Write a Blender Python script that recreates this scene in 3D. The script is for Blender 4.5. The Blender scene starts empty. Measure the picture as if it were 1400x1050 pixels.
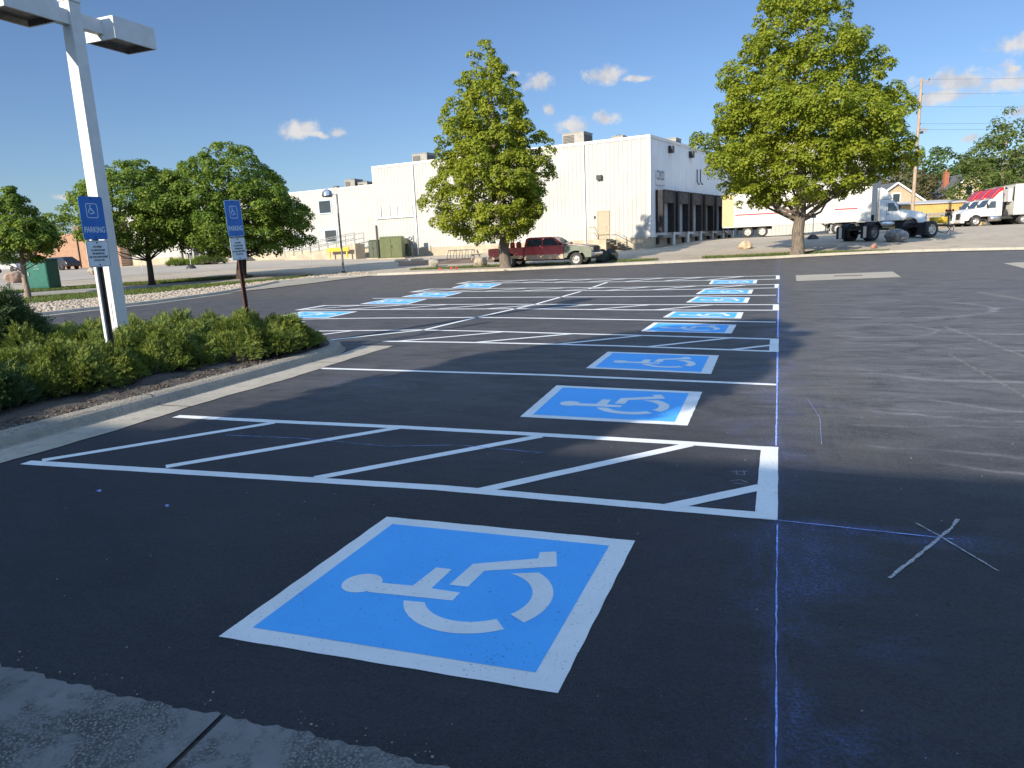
import bpy, bmesh, math, random
import numpy as np
from mathutils import Vector, Matrix
from math import radians as RAD, sin, cos, pi, atan2, hypot, sqrt
SC = bpy.context.scene
COL = SC.collection
RNG = random.Random(7)
NR = np.random.default_rng(11)

# ------------------------------------------------------------------ survey
# camera measured from the stall geometry: metres, X across the stalls, Y along the aisle
FPX = 976.26
CAM = Vector((-0.031, -4.339, 1.693))
RV = Vector((0.93795523, 0.34380535, -0.0451427))
UV = Vector((-0.02471989, 0.19615118, 0.98026203))
FV = Vector((-0.34587412, 0.91832597, -0.19247986))
FH = Vector((-0.35245, 0.93583, 0))          # level heading
RH = Vector((0.93583, 0.35245, 0))

def ray(px, py):
    return RV * ((px - 700) / FPX) - UV * ((py - 525) / FPX) + FV

def place(px, py, d):
    """surveyed point seen at photo position (px, py), d metres ahead"""
    r = ray(px, py)
    return CAM + r * (d / r.dot(FH))

CTRL = [(-0.21,40.47,.16),(-14.54,35.08,.16),(-22.75,34.12,.16),(12.71,43.2,.1),(-11.48,38.37,.22),(-26.5,35.91,.29),(-32.04,32.76,.3),
 (-35.76,29.22,.21),(-36.03,21.64,.05),(-41.83,26.93,.28),(-77.63,60.47,1.13),(-46.75,61.41,1.21),(-38.88,61.17,1.08),(-9.65,54.0,.81),
 (-34.06,55.51,.88),(9.36,50.49,.86),(5.77,49.14,.82),(7.08,48.56,.68),(-2.69,64.12,1.25),(5.67,68.34,1.25),(14.6,74,1.24),(-6.02,77.82,1.3),
 (30,60,1.25),(40,50,.6),(30,46,.15),(60,60,1.2),(-20,58,.95),(-28,57,.95),(-60,40,.8),(-80,30,.8),(-90,90,1.25),(-40,100,1.25),(0,110,1.25),(50,100,1.25),(100,100,1.25),(-150,60,1.25)]
_P = np.array([c[:2] for c in CTRL]); _z = np.array([c[2] for c in CTRL])
_n = len(_P)
_K = np.zeros((_n + 1, _n + 1))
_K[:_n, :_n] = np.hypot(_P[:, None, 0] - _P[None, :, 0], _P[:, None, 1] - _P[None, :, 1])
_K[:_n, _n] = 1; _K[_n, :_n] = 1
_W = np.linalg.solve(_K, np.append(_z, 0))

def gzs(x, y):
    """height of the ground over arrays of plan positions"""
    x = np.asarray(x, float); y = np.asarray(y, float)
    r = np.hypot(x[..., None] - _P[:, 0], y[..., None] - _P[:, 1])
    z = np.clip(r @ _W[:_n] + _W[_n], 0.0, 1.35)
    d = (x - CAM.x) * FH.x + (y - CAM.y) * FH.y
    t = np.clip((d - 34) / 8, 0, 1); t = t * t * (3 - 2 * t)
    far = np.clip((d - 90) / 60, 0, 1)
    return z * t * (1 - far) + 1.25 * far

def gz(x, y):
    return float(gzs(x, y))

def on_ground(px, py):
    """point of the ground seen at a photo position"""
    r = ray(px, py); d = 3.0; k = 1 / r.dot(FH)
    while d < 200:
        P = CAM + r * (d * k)
        if P.z <= gz(P.x, P.y): break
        d *= 1.01
    a, b = d / 1.01, d
    for _ in range(18):
        m = (a + b) / 2; P = CAM + r * (m * k)
        if P.z <= gz(P.x, P.y): b = m
        else: a = m
    return CAM + r * (b * k)

def stand(px, py, d):
    P = place(px, py, d)
    return Vector((P.x, P.y, gz(P.x, P.y)))

# ------------------------------------------------------------------ materials
MATS = {}
def nodes(name):
    m = bpy.data.materials.new(name); m.use_nodes = True
    nt = m.node_tree; b = nt.nodes['Principled BSDF']
    return m, nt, b

def N(nt, t, **kw):
    n = nt.nodes.new(t)
    for k, v in kw.items():
        if k in n.inputs: n.inputs[k].default_value = v
        else: setattr(n, k, v)
    return n

def mth(nt, op, a, b=None, c=None, clamp=False):
    n = nt.nodes.new('ShaderNodeMath'); n.operation = op; n.use_clamp = clamp
    for i, v in enumerate((a, b, c)):
        if v is None: continue
        if isinstance(v, (int, float)): n.inputs[i].default_value = v
        else: nt.links.new(v, n.inputs[i])
    return n.outputs[0]

def sstep(nt, v, a, b):
    n = nt.nodes.new('ShaderNodeMapRange'); n.interpolation_type = 'SMOOTHSTEP'
    nt.links.new(v, n.inputs['Value']); n.inputs['From Min'].default_value = a; n.inputs['From Max'].default_value = b
    return n.outputs['Result']

def mixc(nt, f, a, b, mode='MIX'):
    n = nt.nodes.new('ShaderNodeMix'); n.data_type = 'RGBA'; n.blend_type = mode
    for s, v in ((n.inputs[0], f), (n.inputs[6], a), (n.inputs[7], b)):
        if isinstance(v, (int, float)): s.default_value = v
        elif isinstance(v, tuple): s.default_value = (*v[:3], 1)
        else: nt.links.new(v, s)
    return n.outputs[2]

def noise(nt, vec, scale, detail=4, rough=.6, dist=0):
    n = nt.nodes.new('ShaderNodeTexNoise'); n.inputs['Scale'].default_value = scale
    n.inputs['Detail'].default_value = detail; n.inputs['Roughness'].default_value = rough; n.inputs['Distortion'].default_value = dist
    if vec is not None: nt.links.new(vec, n.inputs['Vector'])
    return n.outputs['Fac']

def coords(nt, world=False):
    if world: return nt.nodes.new('ShaderNodeNewGeometry').outputs['Position']
    return nt.nodes.new('ShaderNodeTexCoord').outputs['Object']

def scl(nt, vec, s, r=(0, 0, 0)):
    n = nt.nodes.new('ShaderNodeMapping'); n.inputs['Scale'].default_value = s; n.inputs['Rotation'].default_value = r
    nt.links.new(vec, n.inputs['Vector']); return n.outputs[0]

def bump(nt, b, h, strength=.3, dist=.02):
    n = nt.nodes.new('ShaderNodeBump'); n.inputs['Strength'].default_value = strength; n.inputs['Distance'].default_value = dist
    nt.links.new(h, n.inputs['Height']); nt.links.new(n.outputs[0], b.inputs['Normal'])

def mat(name, c1, c2=None, scale=6, rough=.6, bmp=0, bscale=None, metal=0, spec=.4, lo=.35, hi=.65, coat=0, dirt=0):
    """paint, stone, metal...: two tones mixed by noise, a little relief"""
    if name in MATS: return MATS[name]
    m, nt, b = nodes(name)
    v = coords(nt)
    c2 = c2 or tuple(x * .82 for x in c1)
    f = sstep(nt, noise(nt, v, scale, 6, .62), lo, hi)
    c = mixc(nt, f, c1, c2)
    if dirt:
        d = sstep(nt, noise(nt, v, scale * .35, 8, .7, .6), .52, .75)
        c = mixc(nt, mth(nt, 'MULTIPLY', d, dirt), c, (.16, .13, .1))
    nt.links.new(c, b.inputs['Base Color'])
    nr = noise(nt, v, scale * 3, 3)
    nt.links.new(mth(nt, 'MULTIPLY_ADD', nr, .25, rough - .12), b.inputs['Roughness'])
    b.inputs['Metallic'].default_value = metal; b.inputs['Specular IOR Level'].default_value = spec
    b.inputs['Coat Weight'].default_value = coat
    if bmp: bump(nt, b, noise(nt, v, bscale or scale * 6, 6), bmp)
    MATS[name] = m
    return m

def glass(name, c=(.02, .025, .03), rough=.06):
    if name in MATS: return MATS[name]
    m, nt, b = nodes(name)
    v = coords(nt)
    nt.links.new(mixc(nt, noise(nt, v, 1.3), c, tuple(x * 1.7 for x in c)), b.inputs['Base Color'])
    b.inputs['Roughness'].default_value = rough; b.inputs['Specular IOR Level'].default_value = .7
    MATS[name] = m; return m

def leaf_mat(name, c1, c2, c3, trans=.35, scale=.9):
    m, nt, b = nodes(name)
    v = coords(nt, True)
    f = sstep(nt, noise(nt, v, scale, 3), .35, .65)
    c = mixc(nt, f, c1, c2)
    g = sstep(nt, noise(nt, v, 9, 2), .45, .7)
    c = mixc(nt, mth(nt, 'MULTIPLY', g, .6), c, c3)
    nt.links.new(c, b.inputs['Base Color']); b.inputs['Roughness'].default_value = .55; b.inputs['Specular IOR Level'].default_value = .25
    t = N(nt, 'ShaderNodeBsdfTranslucent')
    nt.links.new(mixc(nt, .5, c, (.16, .22, .02)), t.inputs['Color'])
    mx = N(nt, 'ShaderNodeMixShader'); mx.inputs[0].default_value = trans
    nt.links.new(b.outputs[0], mx.inputs[1]); nt.links.new(t.outputs[0], mx.inputs[2])
    nt.links.new(mx.outputs[0], nt.nodes['Material Output'].inputs['Surface'])
    return m

def bark_mat(name, c1, c2):
    m, nt, b = nodes(name)
    v = scl(nt, coords(nt), (1, 1, .18))
    n = noise(nt, v, 14, 6, .7)
    nt.links.new(mixc(nt, sstep(nt, n, .35, .65), c1, c2), b.inputs['Base Color'])
    b.inputs['Roughness'].default_value = .9; b.inputs['Specular IOR Level'].default_value = .15
    bump(nt, b, n, .8, .03); return m

# ------------------------------------------------------------------ mesh builder
class MB:
    def __init__(s): s.v = []; s.f = []; s.m = []; s.sm = []
    def add(s, vs, fs, mi=0, smooth=False):
        o = len(s.v); s.v += [tuple(v) for v in vs]
        for f in fs: s.f.append(tuple(i + o for i in f)); s.m.append(mi); s.sm.append(smooth)
    def box(s, x0, x1, y0, y1, z0, z1, mi=0):
        vs = [(x, y, z) for z in (z0, z1) for y in (y0, y1) for x in (x0, x1)]
        s.add(vs, [(0, 2, 3, 1), (4, 5, 7, 6), (0, 1, 5, 4), (1, 3, 7, 5), (3, 2, 6, 7), (2, 0, 4, 6)], mi)
    def beam(s, p, q, w, h, mi=0, up=(0, 0, 1)):
        p = Vector(p); q = Vector(q); d = (q - p).normalized(); u = Vector(up)
        if abs(d.dot(u)) > .98: u = Vector((0, 1, 0))
        x = d.cross(u).normalized() * w / 2; y = x.cross(d).normalized() * h / 2
        vs = [c + a + b for c in (p, q) for a, b in ((-x, -y), (x, -y), (x, y), (-x, y))]
        s.add(vs, [(3, 2, 1, 0), (4, 5, 6, 7), (0, 1, 5, 4), (1, 2, 6, 5), (2, 3, 7, 6), (3, 0, 4, 7)], mi)
    def tube(s, pts, rs, n=8, mi=0, cap=True, smooth=True):
        pts = [Vector(p) for p in pts]
        if isinstance(rs, (int, float)): rs = [rs] * len(pts)
        rings = []; u = None
        for i, p in enumerate(pts):
            d = (pts[min(i + 1, len(pts) - 1)] - pts[max(i - 1, 0)]).normalized()
            if u is None: u = d.orthogonal().normalized()
            else: u = (u - d * u.dot(d)); u = u.normalized() if u.length > 1e-6 else d.orthogonal().normalized()
            w = d.cross(u)
            rings.append([p + (u * cos(2 * pi * k / n) + w * sin(2 * pi * k / n)) * rs[i] for k in range(n)])
        vs = [v for r in rings for v in r]; fs = []
        for i in range(len(pts) - 1):
            for k in range(n): fs.append((i * n + k, i * n + (k + 1) % n, (i + 1) * n + (k + 1) % n, (i + 1) * n + k))
        s.add(vs, fs, mi, smooth)
        if cap: s.add(rings[0], [tuple(range(n - 1, -1, -1))], mi); s.add(rings[-1], [tuple(range(n))], mi)
    def lathe(s, prof, n=24, axis='z', c=(0, 0, 0), mi=0, smooth=True):
        """profile of (radius, height along the axis)"""
        vs = []; c = Vector(c)
        for r, h in prof:
            for k in range(n):
                a = 2 * pi * k / n; p = (r * cos(a), r * sin(a), h)
                if axis == 'y': p = (p[0], p[2], p[1])
                elif axis == 'x': p = (p[2], p[0], p[1])
                vs.append(c + Vector(p))
        fs = [(i * n + k, i * n + (k + 1) % n, (i + 1) * n + (k + 1) % n, (i + 1) * n + k) for i in range(len(prof) - 1) for k in range(n)]
        s.add(vs, fs, mi, smooth)
    def prism(s, poly, z0, z1, mi=0):
        n = len(poly)
        s.add([(x, y, z0) for x, y in poly] + [(x, y, z1) for x, y in poly],
              [tuple(range(n - 1, -1, -1)), tuple(range(n, 2 * n))] + [(i, (i + 1) % n, n + (i + 1) % n, n + i) for i in range(n)], mi)
    def slab(s, pts, mi=0, yc=0):
        """closed side profile of (x, z, half width)"""
        n = len(pts)
        vs = [(x, yc - h, z) for x, z, h in pts] + [(x, yc + h, z) for x, z, h in pts]
        s.add(vs, [tuple(range(n)), tuple(range(2 * n - 1, n - 1, -1))] + [(i, n + i, n + (i + 1) % n, (i + 1) % n) for i in range(n)], mi)
    def quad(s, a, b, c, d, mi=0): s.add([a, b, c, d], [(0, 1, 2, 3)], mi)
    def xform(s, M):
        s.v = [tuple(M @ Vector(v)) for v in s.v]; return s
    def build(s, name, mats, parent=None, loc=None, bevel=0, seg=2):
        me = bpy.data.meshes.new(name)
        me.from_pydata(s.v, [], s.f)
        if not isinstance(mats, (list, tuple)): mats = [mats]
        for m in mats: me.materials.append(m)
        me.polygons.foreach_set('material_index', s.m)
        me.polygons.foreach_set('use_smooth', s.sm)
        bm = bmesh.new(); bm.from_mesh(me)
        bmesh.ops.recalc_face_normals(bm, faces=bm.faces) if len(bm.faces) < 60000 else None
        bm.to_mesh(me); bm.free(); me.update()
        return link(name, me, parent, loc, bevel, seg)

def link(name, me, parent=None, loc=None, bevel=0, seg=2):
    o = bpy.data.objects.new(name, me); COL.objects.link(o)
    if parent is not None: o.parent = parent
    if loc is not None: o.location = loc
    if bevel:
        md = o.modifiers.new('bevel', 'BEVEL'); md.width = bevel; md.segments = seg; md.limit_method = 'ANGLE'; md.angle_limit = RAD(35)
    return o

def leaf_mesh(name, V, m, parent=None, loc=None):
    """V: (n, 4, 3) array of leaf quads"""
    n = len(V); me = bpy.data.meshes.new(name)
    me.vertices.add(n * 4); me.loops.add(n * 4); me.polygons.add(n)
    me.vertices.foreach_set('co', np.ascontiguousarray(V, dtype=np.float32).ravel())
    me.loops.foreach_set('vertex_index', np.arange(n * 4, dtype=np.int32))
    me.polygons.foreach_set('loop_start', np.arange(0, n * 4, 4, dtype=np.int32))
    me.update(calc_edges=True); me.materials.append(m)
    return link(name, me, parent, loc)

def thing(name, label, cat, loc=(0, 0, 0), rz=0, group=None, rot=None):
    o = bpy.data.objects.new(name, None); COL.objects.link(o); o.empty_display_size = .3
    o.location = loc; o.rotation_euler = rot or (0, 0, rz)
    return tag(o, label, cat, group)

def tag(o, label=None, cat=None, group=None, kind=None):
    if label: o['label'] = label
    if cat: o['category'] = cat
    if group: o['group'] = group
    if kind: o['kind'] = kind
    return o

def struct(o): o['kind'] = 'structure'; return o
def stuff(o): o['kind'] = 'stuff'; return o

def copy_tree(o, parent=None):
    c = o.copy(); COL.objects.link(c)
    if parent is not None: c.parent = parent
    for ch in list(o.children): copy_tree(ch, c)
    return c

def sheet(name, poly, m, step=2.0, dz=0.0, jitter=0):
    """flat polygon cut into a grid and laid on the ground"""
    bm = bmesh.new(); vs = [bm.verts.new((x, y, 0)) for x, y in poly]
    f = bm.faces.new(vs); bmesh.ops.triangulate(bm, faces=[f])
    xs = [p[0] for p in poly]; ys = [p[1] for p in poly]
    for ax, lo, hi in ((0, min(xs), max(xs)), (1, min(ys), max(ys))):
        k = math.floor(lo / step) * step + step
        while k < hi:
            co = Vector((0, 0, 0)); co[ax] = k; no = Vector((0, 0, 0)); no[ax] = 1
            bmesh.ops.bisect_plane(bm, geom=bm.verts[:] + bm.edges[:] + bm.faces[:], plane_co=co, plane_no=no, dist=1e-5)
            k += step
    bmesh.ops.remove_doubles(bm, verts=bm.verts, dist=1e-4)
    zz = gzs([v.co.x for v in bm.verts], [v.co.y for v in bm.verts])
    for v, z in zip(bm.verts, zz): v.co.z = z + dz
    bmesh.ops.recalc_face_normals(bm, faces=bm.faces)
    up = sum(f.normal.z for f in bm.faces)
    if up < 0: bmesh.ops.reverse_faces(bm, faces=bm.faces)
    me = bpy.data.meshes.new(name); bm.to_mesh(me); bm.free(); me.materials.append(m)
    return link(name, me)

def resample(pts, step):
    out = [Vector((*pts[0][:2], 0))]
    for a, b in zip(pts, pts[1:]):
        a = Vector((*a[:2], 0)); b = Vector((*b[:2], 0)); n = max(1, int((b - a).length / step))
        out += [a.lerp(b, (i + 1) / n) for i in range(n)]
    return out

def sweep(M, path, prof, mi=0, follow=True):
    """profile of (offset to the left of travel, height) along a plan path on the ground"""
    n = len(prof); vs = []; fs = []
    for i, p in enumerate(path):
        d = (path[min(i + 1, len(path) - 1)] - path[max(i - 1, 0)]).normalized(); l = Vector((-d.y, d.x, 0))
        z0 = gz(p.x, p.y) if follow else 0
        for o, z in prof:
            q = p + l * o; vs.append((q.x, q.y, z0 + z))
    for i in range(len(path) - 1):
        for k in range(n - 1): fs.append((i * n + k, i * n + k + 1, (i + 1) * n + k + 1, (i + 1) * n + k))
    M.add(vs, fs, mi, False)
    return M

def text_shape(s, size, bold=0.0, extrude=0.0, width=1.0, align='CENTER'):
    cu = bpy.data.curves.new('t', 'FONT'); cu.body = s; cu.size = size; cu.align_x = align; cu.align_y = 'CENTER'; cu.extrude = extrude; cu.offset = bold
    o = bpy.data.objects.new('t', cu); COL.objects.link(o)
    dg = bpy.context.evaluated_depsgraph_get(); dg.update()
    me = bpy.data.meshes.new_from_object(o.evaluated_get(dg))
    vs = [(v.co.x * width, v.co.y, v.co.z) for v in me.vertices]; fs = [tuple(p.vertices) for p in me.polygons]
    bpy.data.objects.remove(o); bpy.data.curves.remove(cu); bpy.data.meshes.remove(me)
    return vs, fs

def add_text(M, s, size, O, X, Y, mi=0, **k):
    """text standing at O with its baseline along X and its height along Y"""
    vs, fs = text_shape(s, size, **k); O = Vector(O); X = Vector(X); Y = Vector(Y)
    M.add([O + X * v[0] + Y * v[1] for v in vs], fs, mi)

# accessibility figure, unit square: u from the head to the wheels, v across
def figure_polys():
    P = []
    W, H = 1.61, 1.49
    def n(pts): return [((x + 2.37) / W, (y + 2.035) / H) for x, y in pts]
    P.append(n([(-2.01 + .105 * cos(2 * pi * k / 20), -1.41 + .105 * sin(2 * pi * k / 20)) for k in range(20)]))
    P.append(n([(-1.93, -1.49), (-1.47, -1.466), (-1.468, -1.381), (-1.629, -1.376), (-1.622, -1.151), (-1.714, -1.149), (-1.736, -1.372), (-1.93, -1.385)]))
    P.append(n([(-1.558, -1.316), (-1.456, -1.313), (-1.446, -1.125), (-1.09, -.981), (-1.149, -.801), (-1.236, -.831), (-1.218, -.91), (-1.539, -1.061)]))
    cx, cy = -1.37, -1.375
    def arc(a0, a1, b0, b1, k=16):
        o = [(cx + .367 * cos(RAD(a0 + (a1 - a0) * i / k)), cy + .367 * sin(RAD(a0 + (a1 - a0) * i / k))) for i in range(k + 1)]
        q = [(cx + .265 * cos(RAD(b1 + (b0 - b1) * i / k)), cy + .265 * sin(RAD(b1 + (b0 - b1) * i / k))) for i in range(k + 1)]
        return n(o + q)
    P.append(arc(204, 311, 212, 311)); P.append(arc(327, 415, 327, 434))
    return P
FIG = figure_polys()

def rounded(w, h, r, k=4):
    out = []
    for cx, cy, a in ((w / 2 - r, h / 2 - r, 0), (-w / 2 + r, h / 2 - r, 90), (-w / 2 + r, -h / 2 + r, 180), (w / 2 - r, -h / 2 + r, 270)):
        out += [(cx + r * cos(RAD(a + 90 * i / k)), cy + r * sin(RAD(a + 90 * i / k))) for i in range(k + 1)]
    return out
# ------------------------------------------------------------------ surfaces
def dot2(nt, pos, a, n):
    """(pos - a) . n"""
    d = nt.nodes.new('ShaderNodeVectorMath'); d.operation = 'DOT_PRODUCT'
    nt.links.new(pos, d.inputs[0]); d.inputs[1].default_value = (n[0], n[1], 0)
    return mth(nt, 'SUBTRACT', d.outputs['Value'], a[0] * n[0] + a[1] * n[1])

def seg_mask(nt, pos, a, b, w, wob=None):
    dx, dy = b[0] - a[0], b[1] - a[1]; L = hypot(dx, dy); dx /= L; dy /= L
    t = dot2(nt, pos, a, (dx, dy)); d = dot2(nt, pos, a, (-dy, dx))
    if wob is not None: d = mth(nt, 'ADD', d, wob)
    d = mth(nt, 'ABSOLUTE', d)
    m = mth(nt, 'SUBTRACT', 1, sstep(nt, d, w * .3, w))
    m = mth(nt, 'MULTIPLY', m, sstep(nt, t, 0, .3))
    return mth(nt, 'MULTIPLY', m, mth(nt, 'SUBTRACT', 1, sstep(nt, t, L - .3, L)))

def ring_mask(nt, pos, c, r, w, wob):
    sx = dot2(nt, pos, c, (1, 0)); sy = dot2(nt, pos, c, (0, 1))
    d = mth(nt, 'SQRT', mth(nt, 'ADD', mth(nt, 'MULTIPLY', sx, sx), mth(nt, 'MULTIPLY', sy, sy)))
    d = mth(nt, 'ABSOLUTE', mth(nt, 'ADD', mth(nt, 'SUBTRACT', d, r), wob))
    return mth(nt, 'SUBTRACT', 1, sstep(nt, d, w * .2, w))

def asphalt():
    m, nt, b = nodes('fresh_asphalt')
    pos = coords(nt, True)
    px = dot2(nt, pos, (0, 0), (1, 0)); py = dot2(nt, pos, (0, 0), (0, 1))
    big = noise(nt, pos, .7, 5, .6); mid = noise(nt, pos, 42, 6, .72); fine = noise(nt, pos, 130, 3, .75)
    c = mixc(nt, sstep(nt, big, .3, .7), (.0135, .0155, .021), (.023, .0245, .030))
    c = mixc(nt, mth(nt, 'MULTIPLY', sstep(nt, mid, .46, .7), .7), c, (.007, .007, .009))
    c = mixc(nt, mth(nt, 'MULTIPLY', sstep(nt, noise(nt, scl(nt, pos, (1, 1.6, 1)), 7, 7, .78), .45, .7), .45), c, (.036, .037, .041))
    c = mixc(nt, mth(nt, 'MULTIPLY', sstep(nt, fine, .56, .70), .6), c, (.15, .15, .155))
    pit = noise(nt, pos, 75, 4, .7)
    c = mixc(nt, mth(nt, 'MULTIPLY', sstep(nt, pit, .54, .64), .8), c, (.004, .004, .005))
    # dragged dust, mostly on the aisle; thinned nearby to paint in foreground shade
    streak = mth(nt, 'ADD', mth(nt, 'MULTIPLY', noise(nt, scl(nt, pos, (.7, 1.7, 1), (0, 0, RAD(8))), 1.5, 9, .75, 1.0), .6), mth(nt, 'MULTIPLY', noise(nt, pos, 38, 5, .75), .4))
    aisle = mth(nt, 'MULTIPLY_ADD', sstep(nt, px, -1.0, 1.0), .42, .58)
    aisle = mth(nt, 'MULTIPLY', aisle, mth(nt, 'MULTIPLY_ADD', sstep(nt, py, -.8, 4), .85, .15))  # lighter with distance, putting the sun and shade contrast into the colour
    dust_and_sun = mth(nt, 'MULTIPLY', mth(nt, 'MULTIPLY', sstep(nt, streak, .26, .72), aisle), .9)
    c = mixc(nt, dust_and_sun, c, (.20, .19, .188))
    fan = mth(nt, 'MULTIPLY', sstep(nt, py, 17, 22), .45)
    c = mixc(nt, mth(nt, 'MULTIPLY', fan, sstep(nt, streak, .35, .6)), c, (.135, .115, .095))
    strip = mth(nt, 'MULTIPLY', sstep(nt, px, .12, .3), mth(nt, 'SUBTRACT', 1, sstep(nt, px, .75, 1.1)))
    strip = mth(nt, 'MULTIPLY', strip, sstep(nt, noise(nt, scl(nt, pos, (9, .5, 1)), 2, 5, .7), .4, .65))
    strip = mth(nt, 'MULTIPLY', strip, sstep(nt, py, .5, 2.5))
    c = mixc(nt, mth(nt, 'MULTIPLY', strip, .6), c, (.11, .10, .088))
    # curved broom and tyre scuffs
    wob = mth(nt, 'MULTIPLY_ADD', noise(nt, pos, 1.1, 3), .5, -.25)
    brk = sstep(nt, noise(nt, pos, 2.4, 8, .8), .36, .60)
    sc = None
    for cx, cy, r, w in ((2.2, 6.2, 1.7, .1), (2.6, 5.2, 2.1, .07), (1.6, 4.1, 1.4, .06), (3.1, 8.2, 1.5, .12), (3.4, 3.6, 1.9, .09), (2.0, 2.4, 1.3, .05), (3.4, 10.6, 2.2, .14),
                        (4.6, 5.6, 2.6, .08), (1.5, 8.9, .9, .07), (5.2, 9.2, 3.1, .12), (2.2, 12.5, 1.8, .12), (6.0, 3.0, 3.2, .08)):
        q = ring_mask(nt, pos, (cx, cy), r, w, wob)
        q = mth(nt, 'MULTIPLY', q, sstep(nt, dot2(nt, pos, (cx, cy), (.75, -.66)), -r * .3, r * .4))
        sc = q if sc is None else mth(nt, 'MAXIMUM', sc, q)
    for a, e, w in (((.3, 4.9), (3.0, 5.0), .05), ((.25, 6.9), (3.8, 7.6), .07), ((.2, 3.1), (2.4, 3.0), .04), ((.4, 2.3), (4.0, 2.9), .05), ((.3, 9.3), (5.0, 10.4), .08), ((.5, 1.7), (3.0, 1.55), .05)):
        sc = mth(nt, 'MAXIMUM', sc, mth(nt, 'MULTIPLY', seg_mask(nt, pos, a, e, w, wob), .5))
    c = mixc(nt, mth(nt, 'MULTIPLY', mth(nt, 'MULTIPLY', sc, brk), .5), c, (.30, .29, .295))
    # broken sandy seams
    gr = noise(nt, pos, 30, 4, .7); wb2 = mth(nt, 'MULTIPLY_ADD', noise(nt, pos, 6, 3), .12, -.06)
    sd = None
    for a, e, w in (((2.6, 9.6), (3.15, 4.1), .05), ((3.2, 4.4), (2.95, 1.9), .07), ((2.1, 6.6), (2.3, 3.3), .03), ((4.6, 16.5), (5.9, 8.6), .18), ((1.0, 14), (2.8, 14.4), .1)):
        q = mth(nt, 'MULTIPLY', seg_mask(nt, pos, a, e, w, wb2), sstep(nt, gr, .45, .6)); sd = q if sd is None else mth(nt, 'MAXIMUM', sd, q)
    c = mixc(nt, mth(nt, 'MULTIPLY', sd, .75), c, (.30, .27, .22))
    # blue chalk dust round the snapped lines
    cl = noise(nt, scl(nt, pos, (2.2, .8, 1)), 1.3, 6, .75)
    ax = mth(nt, 'ABSOLUTE', px)
    near = mth(nt, 'SUBTRACT', 1, sstep(nt, ax, .0, .32))
    wide = mth(nt, 'SUBTRACT', 1, sstep(nt, ax, .05, .9))
    core = mth(nt, 'MULTIPLY', mth(nt, 'SUBTRACT', 1, sstep(nt, ax, .0, .045)), sstep(nt, noise(nt, scl(nt, pos, (4, 1, 1)), 5, 5, .7), .3, .6))
    d1 = mth(nt, 'MULTIPLY', near, sstep(nt, cl, .42, .72))
    d2 = mth(nt, 'MULTIPLY', wide, sstep(nt, noise(nt, pos, .9, 7, .75, .4), .47, .72))
    d2 = mth(nt, 'MULTIPLY', d2, mth(nt, 'SUBTRACT', 1, sstep(nt, py, 7, 12)))
    snap = seg_mask(nt, pos, (-.1, -.04), (1.25, -.14), .16)
    d3 = mth(nt, 'MULTIPLY', snap, sstep(nt, noise(nt, pos, 7, 6, .75), .3, .75))
    left = mth(nt, 'MULTIPLY', mth(nt, 'SUBTRACT', 1, sstep(nt, mth(nt, 'ABSOLUTE', dot2(nt, pos, (-5.4, 3.6), (.95, .3))), .2, 1.0)), mth(nt, 'SUBTRACT', 1, sstep(nt, mth(nt, 'ABSOLUTE', dot2(nt, pos, (-5.4, 3.6), (-.3, .95))), .1, .6)))
    d4 = mth(nt, 'MULTIPLY', left, sstep(nt, noise(nt, pos, 3, 6, .75), .4, .75))
    speck = sstep(nt, noise(nt, pos, 60, 4, .75), .38, .68)
    ch = mth(nt, 'MAXIMUM', mth(nt, 'MAXIMUM', d1, mth(nt, 'MULTIPLY', d2, 1.0)), mth(nt, 'MAXIMUM', d3, mth(nt, 'MULTIPLY', d4, .5)))
    ch = mth(nt, 'MULTIPLY', mth(nt, 'MULTIPLY', ch, speck), .6)
    ch = mth(nt, 'MAXIMUM', ch, mth(nt, 'MULTIPLY', core, .18))
    c = mixc(nt, ch, c, (.15, .21, .50))
    nt.links.new(c, b.inputs['Base Color'])
    nt.links.new(mth(nt, 'MULTIPLY_ADD', mid, .3, .55), b.inputs['Roughness'])
    b.inputs['Specular IOR Level'].default_value = .32
    h = mth(nt, 'ADD', mth(nt, 'MULTIPLY', noise(nt, pos, 55, 5, .75), .8), mth(nt, 'MULTIPLY', noise(nt, pos, 12, 3), .5))
    bump(nt, b, h, .8, .014)
    return m

def paint(name, c1, c2, hole=.68):
    """thin road paint: pinholes and grime show the asphalt"""
    m, nt, b = nodes(name)
    pos = coords(nt, True)
    c = mixc(nt, sstep(nt, noise(nt, pos, 2.2, 6, .7), .3, .75), c1, c2)
    h = sstep(nt, mth(nt, 'MULTIPLY_ADD', noise(nt, pos, 3, 4), .16, noise(nt, pos, 70, 3, .65)), hole + .06, hole + .13)
    c = mixc(nt, mth(nt, 'MULTIPLY', h, .8), c, (.05, .055, .07))
    tk = sstep(nt, noise(nt, scl(nt, pos, (1.2, 7, 1), (0, 0, RAD(35))), 2, 8, .75, 1.5), .6, .82)
    c = mixc(nt, mth(nt, 'MULTIPLY', tk, .26), c, (.12, .13, .15))
    nt.links.new(c, b.inputs['Base Color']); b.inputs['Roughness'].default_value = .62; b.inputs['Specular IOR Level'].default_value = .3
    bump(nt, b, noise(nt, pos, 75, 5, .75), .6, .009)
    return m

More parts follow.
